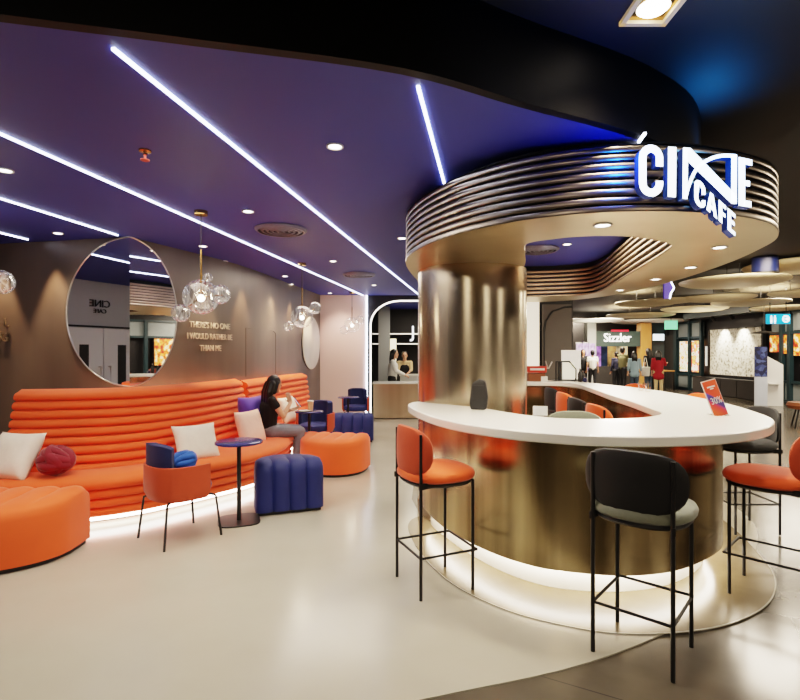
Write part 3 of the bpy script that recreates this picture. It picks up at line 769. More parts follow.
# ------------------------------------------------------------------ armchairs
def make_armchair(label, loc, rz, group):
    t = thing('armchair', label, 'armchair', loc, rz, group)
    def shell(bm, r0, r1, z0, z1, a0, topf=None, n=40, e=.75):
        A = []
        for i in range(n+1):
            a = PI-a0+2*a0*i/n; c_, s_ = math.cos(a), math.sin(a)
            cx, sy = math.copysign(abs(c_)**e, c_), math.copysign(abs(s_)**e, s_)
            zt = z1 if topf is None else topf(abs(a-PI)/a0)
            A.append([bm.verts.new((cx*r*(1 if z > (z0+.05) else .9), sy*r*(1 if z > (z0+.05) else .9), z)) for r, z in ((r1, z0), (r1, z0+.06), (r1, zt), (r0, zt), (r0, z0+.06), (r0, z0))])
        for P_, Q_ in zip(A, A[1:]):
            for j in range(6): bm.faces.new((P_[j], P_[(j+1) % 6], Q_[(j+1) % 6], Q_[j]))
        for P_ in (A[0], A[-1]): bm.faces.new(P_)
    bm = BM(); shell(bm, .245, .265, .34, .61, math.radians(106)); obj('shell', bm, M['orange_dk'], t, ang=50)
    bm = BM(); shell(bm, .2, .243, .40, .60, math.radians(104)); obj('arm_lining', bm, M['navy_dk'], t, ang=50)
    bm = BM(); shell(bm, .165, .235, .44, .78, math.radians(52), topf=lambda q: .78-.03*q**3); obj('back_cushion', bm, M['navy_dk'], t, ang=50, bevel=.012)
    bm = BM()
    pr = [(.2, .355), (.235, .37), (.245, .41), (.235, .445), (.2, .46), (.1, .468), (.001, .47)]
    lathe(bm, pr, 36); obj('seat', bm, M['navy'], t)
    for v in t.children[-1].data.vertices: v.co.x = v.co.x*1.02+.02
    for sx, sy in ((1, 1), (1, -1), (-1, 1), (-1, -1)):
        bm = BM(); tube(bm, [(sx*.13, sy*.15, .36), (sx*.2, sy*.2, .33), (sx*.235, sy*.225, 0)], .010, 8); obj('leg', bm, M['black'], t)
    return t
GA = 'barrel armchairs with orange shells'
make_armchair('orange shell armchair with navy back beside the pedestal table', (-1.79, 4.15, 0), math.radians(50), GA)
make_armchair('navy armchair facing the seated woman across her table', (-1.23, 7.45, 0), math.radians(252), GA)
make_armchair('small navy armchair with orange sides near the pink wall', (-.86, 10.0, 0), math.radians(265), GA)

def make_table(label, loc, r, h, top, group):
    t = thing('pedestal_table', label, 'table', loc, math.radians(20), group)
    bm = BM(); lathe(bm, [(r-.012, h-.022), (r, h-.018), (r, h-.004), (r-.006, h), (.001, h)], 48); obj('table_top', bm, top, t)
    bm = BM(); lathe(bm, [(.019, .012), (.019, h-.021)], 16); obj('post', bm, M['black'], t)
    bm = BM()
    o = []
    for i in range(40):
        a = 2*PI*i/40; c_, s_ = math.cos(a), math.sin(a); o.append((.18*math.copysign(abs(c_)**.55, c_), .18*math.copysign(abs(s_)**.55, s_)))
    prism(bm, o, 0, .012); obj('base', bm, M['black'], t, bevel=.003)
    return t
GT = 'small pedestal cafe tables'
M['tabletop'] = mat('glossy navy tabletop', (52, 54, 104), .18, var=.05, scale=2)
make_table('navy topped pedestal table in front of the curved sofa', (-1.43, 4.53, 0), .205, .71, M['tabletop'], GT)
make_table('pedestal table with a cup beside the seated woman', (-1.22, 6.85, 0), .19, .71, M['tabletop'], GT)
make_table('pedestal table in front of the small navy armchair', (-.94, 9.25, 0), .19, .69, M['tabletop'], GT)

# ------------------------------------------------------------------ cushions
def pillow(name, label, loc, rot, wd, ht, th, m, cat='cushion', group=None):
    bm = BM(); n = 18
    def pt(i, j, s):
        x = -1+2*i/n; y = -1+2*j/n
        k = max(0, (1-x**4)*(1-y**4))**.6
        pin = 1-.07*(1-x*x)*(y*y)-.0; pin2 = 1-.07*(1-y*y)*(x*x)
        w_ = noise.noise(Vector((x*1.6+loc[0]*3, y*1.6, s)))*.12
        return Vector((x*wd/2*pin2, y*ht/2*pin, s*th/2*k*(1+w_)))
    g = {}
    for s in (1, -1):
        for i in range(n+1):
            for j in range(n+1):
                if s < 0 and (i in (0, n) or j in (0, n)): g[i, j, s] = g[i, j, 1]
                else: g[i, j, s] = bm.verts.new(pt(i, j, s))
        for i in range(n):
            for j in range(n):
                q = (g[i, j, s], g[i+1, j, s], g[i+1, j+1, s], g[i, j+1, s]); bm.faces.new(q if s > 0 else q[::-1])
    o = obj(name, bm, m, ang=80)
    o.location = loc; o.rotation_euler = rot
    return tag(o, label, cat, group)
def knot(label, loc, r, m, group):
    bm = BM()
    for k in range(7):
        ax = Vector((random.uniform(-1, 1), random.uniform(-1, 1), random.uniform(-1, 1))).normalized()
        a = ax.orthogonal().normalized(); b = ax.cross(a); off = ax*random.uniform(-.3, .3)*r
        pts = []
        for i in range(28):
            q = 2*PI*i/28; rad = r*.68*(1+.06*math.sin(3*q+k)); p = a*math.cos(q)*rad+b*math.sin(q)*rad+off+ax*.12*r*math.sin(2*q)
            pts.append((p.x, p.y, p.z*.85))
        tube(bm, pts, r*.27, 8, closed=True)
    sphere(bm, (0, 0, 0), r*.6)
    o = obj('knot_cushion', bm, m, ang=80); o.location = loc
    return tag(o, label, 'cushion', group)
GC = 'cushions on the orange sofas'
GK = 'knotted ball cushions'
pillow('square_cushion', 'cream square cushion leaning at the left end of the sofa', (-3.31, 4.36, .61), (math.radians(58), math.radians(0), math.radians(-8)), .44, .44, .17, M['cream'], group=GC)
pillow('square_cushion', 'white square cushion leaning on the sofa behind the armchair', (-2.05, 5.14, .585), (math.radians(64), 0, math.radians(45)), .44, .40, .16, M['cream'], group=GC)
pillow('square_cushion', 'pale pink cushion leaning at the sofa end next to the woman', (-1.76, 6.0, .61), (math.radians(72), 0, math.radians(66)), .42, .42, .15, M['pinkish'], group=GC)
pillow('square_cushion', 'white cushion on the far sofa, beyond the seated woman', (-1.66, 7.6, .64), (math.radians(72), 0, math.radians(72)), .42, .4, .15, M['cream'], group=GC)
pillow('square_cushion', 'purple ruffled cushion behind the pale pink cushion', (-1.84, 6.36, .74), (math.radians(78), 0, math.radians(66)), .42, .42, .2, M['purple'], group=GC)
pillow('square_cushion', 'purple cushion at the left frame edge behind the cream cushion', (-3.78, 4.5, .62), (math.radians(65), 0, 0), .38, .36, .16, M['purple'], group=GC)
knot('burgundy knotted ball cushion beside the cream cushion', (-2.94, 4.36, .575), .15, M['burgundy'], GK)
knot('blue knotted ball cushion on the orange shell armchair', (-1.79, 4.24, .60), .105, M['blue_knot'], GK)

# ------------------------------------------------------------------ mirrors and lettering
t = thing('round_mirror', 'large round mirror folded across the corner above the sofa', 'mirror', (corner.x, corner.y, 1.92))
dL = Vector((-.9797, .2005, 0)); dR = Vector((.36, .933, 0))
nL = Vector((-.2005, -.9797, 0)); nR = Vector((.933, -.36, 0)); RM = .775
for d, n_, a0, a1, sh0 in ((dL, nL, PI/2, 3*PI/2, -1), (dR, nR, -PI/2, PI/2, 1)):
    bm = BM(); bm2 = BM(); rim = []
    pts = []
    for i in range(41):
        a = a0+(a1-a0)*i/40
        h = RM*math.cos(a)*sh0; h = max(0, h*(.82 if sh0 > 0 else 1.0)); pts.append((h, RM*math.sin(a)*(1 if sh0 > 0 else 1)))
    bis = (nL+nR)
    k_ = .025/bis.dot(nL)
    o0 = bis*k_
    vs = []
    for h, z in pts: vs.append(o0+d*h+Vector((0, 0, z)))
    f = bm.faces.new([bm.verts.new(v) for v in vs])
    obj('mirror_panel', bm, M['mirror'], t, smooth=False, recalc=False)
    tube(bm2, vs, .008, 6); obj('rim', bm2, M['steel'], t)
p = Vector((-1.81, 9.55, 1.3)); 
bm = BM(); lathe(bm, [(.001, .02), (.51, .02), (.52, .012), (.52, 0)], 48, cap=False)
o = obj('pale_wall_mirror', bm, mat('painted mirror reflection', (226, 222, 210), .25, var=.03)); o.location = (-1.755, 10.08, 1.68); o.rotation_euler = (PI/2, 0, math.atan2(.99, .15))  # stands in for a round mirror; its pale reflection is put into the colour
tag(o, 'round mirror on the metal wall near the pink wall, its reflection painted pale', 'wall disc')
t = thing('wall_lettering', 'raised metal lettering on the brown wall beside the mirror', 'lettering', (-2.4, 6.42, 1.69))
for s, z, wd in (("THERE'S NO ONE", 1.83, .72), ('I WOULD RATHER BE', 1.69, .80), ('THAN ME', 1.545, .38)):
    o = textmesh(s, .105, .012, M['letters'], 'text_line', t)
    w0 = max(v.co.x for v in o.data.vertices)-min(v.co.x for v in o.data.vertices)
    for v in o.data.vertices: v.co.x *= wd/w0
    facing(o, (0, 0, 0), .9366, -.3504)
    o.location = Vector((.935, -.35, 0))*.024+Vector((0, 0, z-1.69))
t = thing('wall_lettering', 'raised metal lettering cut off by the left frame edge', 'lettering', (-4.42, 5.65, 1.68))
for s, z in (('L', 1.82), ('NG', 1.66)):
    o = textmesh(s, .14, .012, M['champ'], 'text_line', t, align='RIGHT')
    facing(o, (.12, -.045, z-1.68), -.2, -.98)
# mirrored entrance logo
t = thing('entrance_logo', 'dark CINE CAFE letters above the entrance doors, seen in the mirror', 'sign', (-6.30, 3.05, 2.27), 0)
for s, z, sz in (('CINE', .05, .17), ('CAFE', -.075, .1)):
    o = textmesh(s, sz, .02, M['blackwall'], 'letters', t); facing(o, (.01, 0, z), 1, 0)
# thin reveal on the right wall: a flush door
bm = BM()
def wallpt(tt):   # along right wall from the corner
    L = 0
    for a, b in zip(WR, WR[1:]):
        l = (b-a).length
        if L+l >= tt: return a.lerp(b, (tt-L)/l), (b-a).normalized()
        L += l
    return WR[-1], (WR[-1]-WR[-2]).normalized()
pts = []
for tt, z in ((2.0, 1.15), (2.0, 1.84), (3.0, 1.84), (3.1, 1.8), (3.1, 1.15)):
    a, d = wallpt(tt); pts.append((a.x+d.y*.002, a.y-d.x*.002, z))
tube(bm, pts, .004, 6); struct('trim_5', bm, M['wall'])

# ------------------------------------------------------------------ pendants
def make_pendant(label, top, zc, r, sats):
    t = thing('glass_pendant', label, 'pendant lamp', (top.x, top.y, CZ), 0, 'bubble glass pendants over the lounge')
    bm = BM(); lathe(bm, [(.001, 0), (.055, 0), (.055, -.035), (.001, -.04)], 24, cap=False); obj('ceiling_rose', bm, M['brass'], t)
    zr = zc-CZ
    bm = BM(); tube(bm, [(0, 0, -.04), (0, 0, zr*.45)], .004, 6); obj('cord', bm, M['black'], t)
    bm = BM(); tube(bm, [(0, 0, zr*.45), (0, 0, zr+.03)], .009, 8); obj('rod', bm, M['brass'], t)
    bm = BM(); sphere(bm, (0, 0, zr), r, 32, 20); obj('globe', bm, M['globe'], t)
    bm = BM(); sphere(bm, (0, 0, zr-.01), r*.2, 16, 10); obj('bulb', bm, M['lamp'], t)
    for dx, dz, rr in sats:
        bm = BM(); sphere(bm, (dx, random.uniform(-.04, .04), zr+dz), rr, 24, 14); sg_ = obj('small_globe', bm, M['globe'], t)
        bm = BM(); tube(bm, [(0, 0, zr), (dx, 0, zr+dz)], .004, 6); obj('link_rod', bm, M['brass'], sg_)
    lamp('pendant_lamp', 'POINT', (top.x, top.y, zc-.02), 9, (255, 226, 190), .05)
p = on(201, 211, CZ); s = p.y/F
make_pendant('nearest full bubble glass pendant beside the round mirror', p, 1.5+55*s, 17.5*s, ((21*s, 2*s, 9.5*s), (-21*s, -16*s, 9*s), (6*s, 20*s, 4.5*s)))
p = on(302, 263, CZ); s = p.y/F
make_pendant('second bubble glass pendant in front of the pale wall mirror', p, 1.5+35*s, 11*s, ((13*s, 9*s, 6*s), (-14*s, -9*s, 5*s)))
p = on(352, 292, CZ); s = p.y/F
make_pendant('furthest bubble glass pendant against the pink wall', p, 1.5+27*s, 8*s, ((8*s, 5*s, 4.5*s), (-8*s, -5*s, 4.5*s)))
p = Vector((-3.42, 4.1, 0)); s = p.y/F
make_pendant('bubble glass pendant cut off by the left frame edge', p, 1.5+62*s, 19*s, ((26*s, 8*s, 12*s), (-20*s, -14*s, 10*s)))

# ------------------------------------------------------------------ things on the counter
t = thing('speaker', 'black wedge shaped speaker standing on the white counter', 'speaker', (.62, 4.0, 1.05), math.radians(-12))
bm = BM()
o = [(-.075, 0), (.07, 0), (.085, .1), (.06, .22), (0, .235), (-.065, .2), (-.085, .06)]
vs = []
for y in (-.05, .05): vs.append([bm.verts.new((x*.85, y+(z-.1)*.15, z+.003)) for x, z in o])
for i in range(7): bm.faces.new((vs[0][i], vs[0][(i+1) % 7], vs[1][(i+1) % 7], vs[1][i]))
bm.faces.new(vs[0]); bm.faces.new(vs[1][::-1]); cb = obj('cabinet', bm, M['black_fab'], t, bevel=.015)
bm = BM(); box(bm, (0, -.05, .115), (.1, .006, .15)); obj('grille', bm, M['black'], cb, bevel=.002)

t = thing('promotion_card', 'slanted red and orange 30% promotion card on the counter', 'sign', (2.27, 3.6, 1.05), math.radians(8))
L = Matrix.Rotation(math.radians(-14), 3, 'Y') @ Matrix.Rotation(math.radians(-12), 3, 'X')
def card_mat():
    m, nt, b = nmat('promotion print')
    tc = nt.nodes.new('ShaderNodeTexCoord'); sp = nt.nodes.new('ShaderNodeSeparateXYZ'); nt.links.new(tc.outputs['Object'], sp.inputs[0])
    cr = nt.nodes.new('ShaderNodeValToRGB'); cr.color_ramp.interpolation = 'LINEAR'
    st = [(0., (226, 90, 40)), (.2, (214, 44, 52)), (.30, (60, 44, 120)), (.42, (60, 50, 130)), (.46, (226, 66, 34)), (1., (228, 84, 40))]
    while len(cr.color_ramp.elements) < len(st): cr.color_ramp.elements.new(.5)
    for e, (p_, c) in zip(cr.color_ramp.elements, st): e.position = p_; e.color = (*s2l(c), 1)
    mr = nt.nodes.new('ShaderNodeMath'); mr.operation = 'MULTIPLY_ADD'; mr.inputs[1].default_value = 3.9; mr.inputs[2].default_value = 0
    ad = nt.nodes.new('ShaderNodeMath'); ad.operation = 'MULTIPLY_ADD'; ad.inputs[1].default_value = .5
    nt.links.new(sp.outputs['X'], ad.inputs[0]); nt.links.new(sp.outputs['Z'], ad.inputs[2])
    nt.links.new(ad.outputs[0], mr.inputs[0]); nt.links.new(mr.outputs[0], cr.inputs['Fac'])
    nt.links.new(cr.outputs['Color'], b.inputs['Base Color']); b.inputs['Roughness'].default_value = .35
    return m
bm = BM(); box(bm, L @ Vector((0, 0, .128)), (.104, .004, .256), rot=L); cd = obj('card', bm, card_mat(), t, smooth=False)
bm = BM(); box(bm, L @ Vector((0, .004, .13)), (.116, .004, .266), rot=L); obj('holder', bm, M['trim_white'], t, smooth=False)
bm = BM(); box(bm, (0, .03, .004), (.11, .1, .006)); obj('foot', bm, M['acrylic'], t, smooth=False)
o = textmesh('30%', .066, .002, M['trim_white'], 'number', cd, sx=.78); R4 = (L @ Matrix.Rotation(PI/2, 3, 'X')).to_4x4()
o.matrix_local = Matrix.Translation(L @ Vector((0, -.005, .11))) @ R4
bm = BM()
for x0, x1 in ((-.03, .03), (-.012, .014)):
    box(bm, L @ Vector(((x0+x1)/2, -.004, .212 if x0 < -.02 else .198)), (x1-x0, .003, .010 if x0 < -.02 else .007), rot=L)
obj('heading_line', bm, M['trim_white'], cd, smooth=False)

t = thing('menu_holder', 'white menu block in clear acrylic holder on the front counter', 'menu holder', (.99, 3.6, 1.05), math.radians(-10))
bm = BM(); box(bm, (0, 0, .035), (.10, .012, .066)); obj('menu_sheet', bm, M['trim_white'], t, smooth=False)
bm = BM(); box(bm, (.0, -.03, .02), (.11, .004, .034)); box(bm, (0, -.01, .003), (.11, .05, .004)); obj('acrylic_stand', bm, M['acrylic'], t, smooth=False)

# far bar equipment
def fb(u, y=7.95): return Vector(((u-400)/F*y, y, 1.05))
p = fb(535)
t = thing('ticket_machine', 'red and white machine with lever on the far counter', 'machine', p)
bm = BM(); box(bm, (0, 0, .06), (.26, .24, .12)); obj('base', bm, M['brown'], t, bevel=.01)
bm = BM(); box(bm, (0, 0, .18), (.3, .26, .1)); obj('head', bm, M['red'], t, bevel=.015)
bm = BM(); box(bm, (0, -.135, .185), (.22, .01, .03)); obj('badge', bm, M['trim_white'], t, smooth=False)
bm = BM(); box(bm, (.11, 0, .03), (.1, .26, .09)); obj('tray', bm, M['trim_white'], t, bevel=.005)
bm = BM(); tube(bm, [(.15, -.05, .2), (.2, -.05, .2), (.25, -.05, .3)], .012); tube(bm, [(.18, -.05, .2), (.15, -.05, .31)], .01); obj('lever', bm, M['steel'], t)
p = fb(563, 8.0)
t = thing('order_kiosk', 'black framed ordering terminal with pale screen on the far counter', 'machine', p)
bm = BM()
tube(bm, [(-.11, 0, 0), (-.11, 0, .3), (.1, 0, .3), (.2, 0, .18), (.2, 0, 0)], .014, 8); box(bm, (-.05, 0, .15), (.05, .06, .3)); obj('frame', bm, M['black'], t)
bm = BM(); box(bm, (.09, 0, .16), (.2, .02, .24)); obj('screen', bm, emis('pale screen', (236, 234, 214), .6), t, smooth=False)
bm = BM(); box(bm, (.05, .05, .006), (.4, .2, .012)); obj('base', bm, M['black'], t, bevel=.003)
p = fb(571, 8.3)
t = thing('menu_board', 'tall white menu panel standing behind the ordering terminal', 'sign', p)
bm = BM(); box(bm, (0, 0, .24), (.31, .02, .48)); obj('panel', bm, emis('white lit panel', (240, 236, 226), .45), t, smooth=False)
bm = BM(); box(bm, (0, .02, .005), (.3, .12, .01)); obj('foot', bm, M['trim_white'], t, smooth=False)
for i, (u, y, m_, h) in enumerate(((580, 7.75, 'black', .2), (583, 7.9, 'dark_fab', .16), (585, 7.7, 'blue_metal', .07))):
    p = fb(u, y)
    t = thing('bottle', ['tall dark bottle right of the ordering terminal', 'shorter charcoal bottle right of the ordering terminal', 'small blue bottle right of the ordering terminal'][i], 'bottle', p)
    bm = BM(); lathe(bm, [(.03, .001), (.033, .02), (.033, h*.6), (.014, h*.78), (.012, h*.93)], 16); obj('body', bm, M[m_], t)
    bm = BM(); lathe(bm, [(.015, h*.93), (.015, h), (.001, h)], 12); obj('cap', bm, M['steel'], t)
for i, (u, v) in enumerate(((641, 392), (648, 393))):
    p = on(u, v-1, 1.05); t = thing('drinking_glass', ['clear drinking glass on the far right of the countertop', 'second clear drinking glass next to the first on the countertop'][i], 'glass', p)
    bm = BM(); lathe(bm, [(.001, .004), (.026, .004), (.032, .1), (.029, .1), (.024, .01)], 16, cap=False); obj('tumbler', bm, M['acrylic'], t)

# ------------------------------------------------------------------ staff bar behind the arch
t = thing('service_counter', 'champagne metal service counter inside the arched opening', 'counter', (1.0, 11.7, 0))
bm = BM(); box(bm, (0, 0, .40), (3.2, .5, .77)); obj('metal_front', bm, M['champ'], t, smooth=False)
bm = BM(); box(bm, (0, 0, .80), (3.24, .54, .035)); obj('counter_slab', bm, M['white'], t, smooth=False)
t = thing('back_counter', 'white work counter behind the service counter staff', 'counter', (1.2, 12.9, 0))
bm = BM(); box(bm, (0, 0, .45), (2.4, .4, .9)); obj('cupboard', bm, M['trim_white'], t, smooth=False)
bm = BM(); box(bm, (0, 0, .92), (2.44, .44, .04)); obj('counter_slab', bm, M['white'], t, smooth=False)
for k, z in enumerate((1.72, 1.99)):
    t = thing('wall_shelf', ['lower lit shelf across the dark bar room', 'upper lit shelf across the dark bar room'][k], 'shelf', (.9, 13.9, z), 0, 'lit shelves in the bar room')
    bm = BM(); box(bm, (0, 0, 0), (3.4, .3, .03)); obj('board', bm, M['trim_white'], t, smooth=False)
    bm = BM(); box(bm, (0, -.155, 0), (3.4, .012, .025)); obj('light_edge', bm, emis('shelf led', (255, 244, 226), 1.2), t, smooth=False)
    bm = BM(); box(bm, (0, .3, -.02), (3.0, .4, .03)); obj('bracket', bm, M['black'], t, smooth=False)
t = thing('lit_panel', 'tall bright vertical light panel in the bar room', 'light', (-.18, 13.5, .9))
bm = BM(); box(bm, (0, 0, .45), (.16, .04, 1.0)); obj('glow', bm, emis('cream glow', (255, 240, 200), 1.4), t, smooth=False)
bm = BM(); box(bm, (0, .03, .45), (.18, .02, 1.02)); obj('casing', bm, M['black'], t, smooth=False)
o = textmesh('J', .42, .03, emis('white neon', (240, 244, 255), 2.), 'neon_letter', None); facing(o, (.33, 13.0, 2.0), 0, -1); tag(o, 'white glowing letter J partly hidden by the bronze column', 'sign')
lamp('bar_lamp', 'AREA', (.9, 12.6, 2.6), 40, (255, 240, 214), 1.5)

# ------------------------------------------------------------------ people
def capsule(bm, a, b, ra, rb, n=12):
    a, b = Vector(a), Vector(b); d = b-a
    if d.length < 1e-5: d = Vector((0, 0, 1e-3))
    u = d.normalized(); x = u.orthogonal().normalized(); y = u.cross(x)
    prof = []
    for k in range(5):
        q = -PI/2+k*PI/8; prof.append((ra*math.cos(q), ra*math.sin(q), 0))
    for k in range(5):
        q = k*PI/8; prof.append((rb*math.cos(q), rb*math.sin(q), 1))
    rings = []
    for r, h, e in prof:
        c = (b if e else a)+u*h
        rings.append([bm.verts.new(c+(x*math.cos(2*PI*i/n)+y*math.sin(2*PI*i/n))*max(r, 1e-4)) for i in range(n)])
    for A, B in zip(rings, rings[1:]):
        for i in range(n): bm.faces.new((A[i], A[(i+1) % n], B[(i+1) % n], B[i]))
    bm.faces.new(rings[0][::-1]); bm.faces.new(rings[-1])
def ell(bm, c, r, rot=None):
    vs = sphere(bm, (0, 0, 0), 1, 18, 12, r)
    for v in vs: v.co = (rot @ v.co if rot else v.co)+Vector(c)
def fuse(name, bm, m, parent, vox, smooth=6):
    o = obj(name, bm, m, parent)
    r = o.modifiers.new('fuse', 'REMESH'); r.mode = 'VOXEL'; r.voxel_size = vox; r.use_smooth_shade = True
    s = o.modifiers.new('relax', 'SMOOTH'); s.factor = .5; s.iterations = smooth
    return bake(o)
def hand(bm, wrist, dirv, palmn, k=1., curl=.5):
    """palm and five fingers; dirv = along the hand, palmn = palm normal (side the fingers curl to)"""
    d = Vector(dirv).normalized(); n = Vector(palmn); n = (n-d*n.dot(d)).normalized(); s = d.cross(n)
    w_ = Vector(wrist)
    pc = w_+d*.045*k
    for q in (-.026, -.009, .009, .026): capsule(bm, w_+d*.01*k+s*q*.6*k, w_+d*.085*k+s*q*k, .013*k, .011*k, 8)
    for q, ln in ((-.03, .062), (-.010, .078), (.010, .084), (.03, .074)):
        p0 = w_+d*.085*k+s*q*k; a = curl
        p1 = p0+(d*math.cos(a*.5)+n*math.sin(a*.5))*ln*.5*k
        p2 = p1+(d*math.cos(a*1.3)+n*math.sin(a*1.3))*ln*.3*k
        p3 = p2+(d*math.cos(a*2)+n*math.sin(a*2))*ln*.25*k
        capsule(bm, p0, p1, .0085*k, .008*k, 8); capsule(bm, p1, p2, .008*k, .0075*k, 8); capsule(bm, p2, p3, .0075*k, .0065*k, 8)
    q0 = w_+d*.02*k+s*.026*k; q1 = q0+(s*.7+d*.6+n*.3).normalized()*.04*k; q2 = q1+(s*.25+d*.9+n*.4).normalized()*.035*k
    capsule(bm, q0, q1, .012*k, .0095*k, 8); capsule(bm, q1, q2, .0095*k, .0075*k, 8)
def make_person(label, loc, rz, J, cfg, vox=.011):
    """J: joint dictionary in local metres, facing +x"""
    t = thing('person', label, 'person', loc, rz, cfg.get('group'))
    k = cfg.get('k', 1.)
    bm = BM()
    J = {a: Vector(b)*k for a, b in J.items()}
    hd = J['head']; hr = .098*k
    fx = J.get('look', Vector((1, 0, 0))).normalized()
    sidev = Vector((0, 0, 1)).cross(fx).normalized(); up = fx.cross(sidev)
    HR = Matrix((fx, sidev, up)).transposed()
    H = lambda x, y, z: hd+HR @ (Vector((x, y, z))*k)
    # head
    ell(bm, H(0, 0, .02), (.095*k, .076*k, .1*k), HR); ell(bm, H(.03, 0, -.045), (.062*k, .055*k, .07*k), HR)
    ell(bm, H(.095, 0, -.012), (.016*k, .013*k, .026*k), HR)                       # nose
    ell(bm, H(.082, 0, -.055), (.014*k, .026*k, .008*k), HR)                       # lips
    ell(bm, H(.07, 0, -.09), (.02*k, .024*k, .02*k), HR)                           # chin
    for s in (-1, 1):
        ell(bm, H(-.005, .078*s, -.005), (.018*k, .009*k, .03*k), HR)              # ear
        ell(bm, H(.066, .03*s, .028), (.022*k, .024*k, .008*k), HR)                # brow
    capsule(bm, J['neck'], hd+Vector((0, 0, -.05*k)), .052*k, .048*k)
    capsule(bm, J['pelvis'], J['chest'], .115*k, .13*k)
    capsule(bm, J['chest'], J['neck']+Vector((0, 0, -.03*k)), .12*k, .06*k)
    for s in ('l', 'r'):
        capsule(bm, J['chest']*.4+J['neck']*.6, J['sh'+s], .06*k, .052*k)
        capsule(bm, J['sh'+s], J['el'+s], .048*k, .038*k); capsule(bm, J['el'+s], J['wr'+s], .037*k, .024*k)
        capsule(bm, J['pelvis'], J['hip'+s], .1*k, .09*k)
        capsule(bm, J['hip'+s], J['kn'+s], .085*k, .055*k); capsule(bm, J['kn'+s], J['an'+s], .054*k, .036*k)
        capsule(bm, J['an'+s]+Vector((0, 0, -.03*k)), J['to'+s], .036*k, .028*k)
        hv = J.get('hand'+s, J['wr'+s]-J['el'+s]); pn = J.get('palm'+s, Vector((1, 0, 0)) if abs(Vector(hv).normalized().x) < .8 else Vector((0, 0, -1)))
        hand(bm, J['wr'+s], hv, pn, k*.95, cfg.get('curl', .45))
    bd = fuse('body', bm, M['skin'], t, vox, 3)
    for s in (-1, 1):
        bm = BM(); ell(bm, H(.083, .031*s, .012), (.009*k, .013*k, .008*k), HR); obj('eye', bm, M['hair'], bd)
    # top
    g = .016*k
    bm = BM()
    wz = cfg.get('hem', .0)
    capsule(bm, J['pelvis']+Vector((0, 0, wz)), J['chest'], (.125*k if wz >= -.05 else .13*k), .136*k)
    if wz < -.05:
        for q in (-.06, .06): capsule(bm, J['pelvis']+Vector((0, q, wz)), J['pelvis']+Vector((0, q*.6, .05)), .125*k, .11*k)
    for s in ('l', 'r'): capsule(bm, J['hip'+s]*.5+J['pelvis']*.5+Vector((0, 0, wz+.03)), J['chest']+(J['sh'+s]-J['chest'])*.5*Vector((1, 1, .3)), .1*k, .1*k)
    capsule(bm, J['chest'], J['neck']+Vector((0, 0, -.05*k)), .128*k, .066*k)
    for s in ('l', 'r'):
        capsule(bm, J['chest']*.4+J['neck']*.6, J['sh'+s], .068*k, .062*k)
        sl = cfg.get('sleeve', .5)
        if sl <= 1: capsule(bm, J['sh'+s], J['sh'+s].lerp(J['el'+s], sl), .060*k, .056*k)
        else:
            capsule(bm, J['sh'+s], J['el'+s], .060*k, .050*k); capsule(bm, J['el'+s], J['el'+s].lerp(J['wr'+s], sl-1), .05*k, .038*k)
    fuse('top', bm, cfg['top'], t, vox, 5)
    bm = BM()
    capsule(bm, J['pelvis'], J['pelvis']+Vector((0, 0, .06*k)), .124*k, .122*k)
    if cfg.get('skirt'):
        kn = (J['knl']+J['knr'])*.5
        for q in range(6):
            a = q/5; c = J['pelvis'].lerp(kn, a*.9)
            for s in (-1, 1): capsule(bm, c+Vector((0, s*.07*k, 0)), c+Vector((0, s*.07*k, -.03)), (.11+.01*a)*k, (.11+.01*a)*k)
    else:
        for s in ('l', 'r'):
            capsule(bm, J['pelvis'], J['hip'+s], .112*k, .102*k)
            capsule(bm, J['hip'+s], J['kn'+s], .098*k, .068*k); capsule(bm, J['kn'+s], J['an'+s]+Vector((0, 0, .03*k)), .066*k, .052*k)
    fuse('skirt' if cfg.get('skirt') else 'trousers', bm, cfg['bottom'], t, vox, 4)
    for s in ('l', 'r'):
        bm = BM(); capsule(bm, J['an'+s]+Vector((-.02*k, 0, -.045*k)), J['to'+s], .04*k, .034*k)
        for v in bm.verts: v.co.z = max(v.co.z, .002+cfg.get('floor', 0))
        obj('shoe', bm, cfg.get('shoe', M['black']), t)
    if cfg.get('apron'):
        f_ = Vector((.035*k, 0, 0)); bm = BM()
        for q in (-.06, 0, .06):
            capsule(bm, J['pelvis']+Vector((.02, q, -.25))*k+f_, J['chest']+Vector((.0, q*.8, -.02))*k+f_, .115*k, .118*k)
        fuse('apron', bm, cfg['apron'], t, vox, 4)
    # hair
    bm = BM()
    ell(bm, H(-.022, 0, .045), (.098*k, .09*k, .092*k), HR); ell(bm, H(-.05, 0, 0), (.07*k, .088*k, .1*k), HR)
    hl = cfg.get('hair', 0)
    if hl:
        down = cfg.get('hairdir', Vector((0, 0, -1)))
        for q in (-.055, 0, .055):
            p0 = H(-.07, q, .0); p1 = H(-.085, q*1.1, -.12); p2 = p1+Vector(down)*(hl-.1)*k
            capsule(bm, p0, p1, .05*k, .05*k); capsule(bm, p1, p2, .05*k, .028*k)
        for s in (-1, 1): capsule(bm, H(-.01, .075*s, .03), H(-.03, .085*s, -.1), .03*k, .032*k)
    fuse('hair', bm, M['hair'], t, vox, 3)
    return t
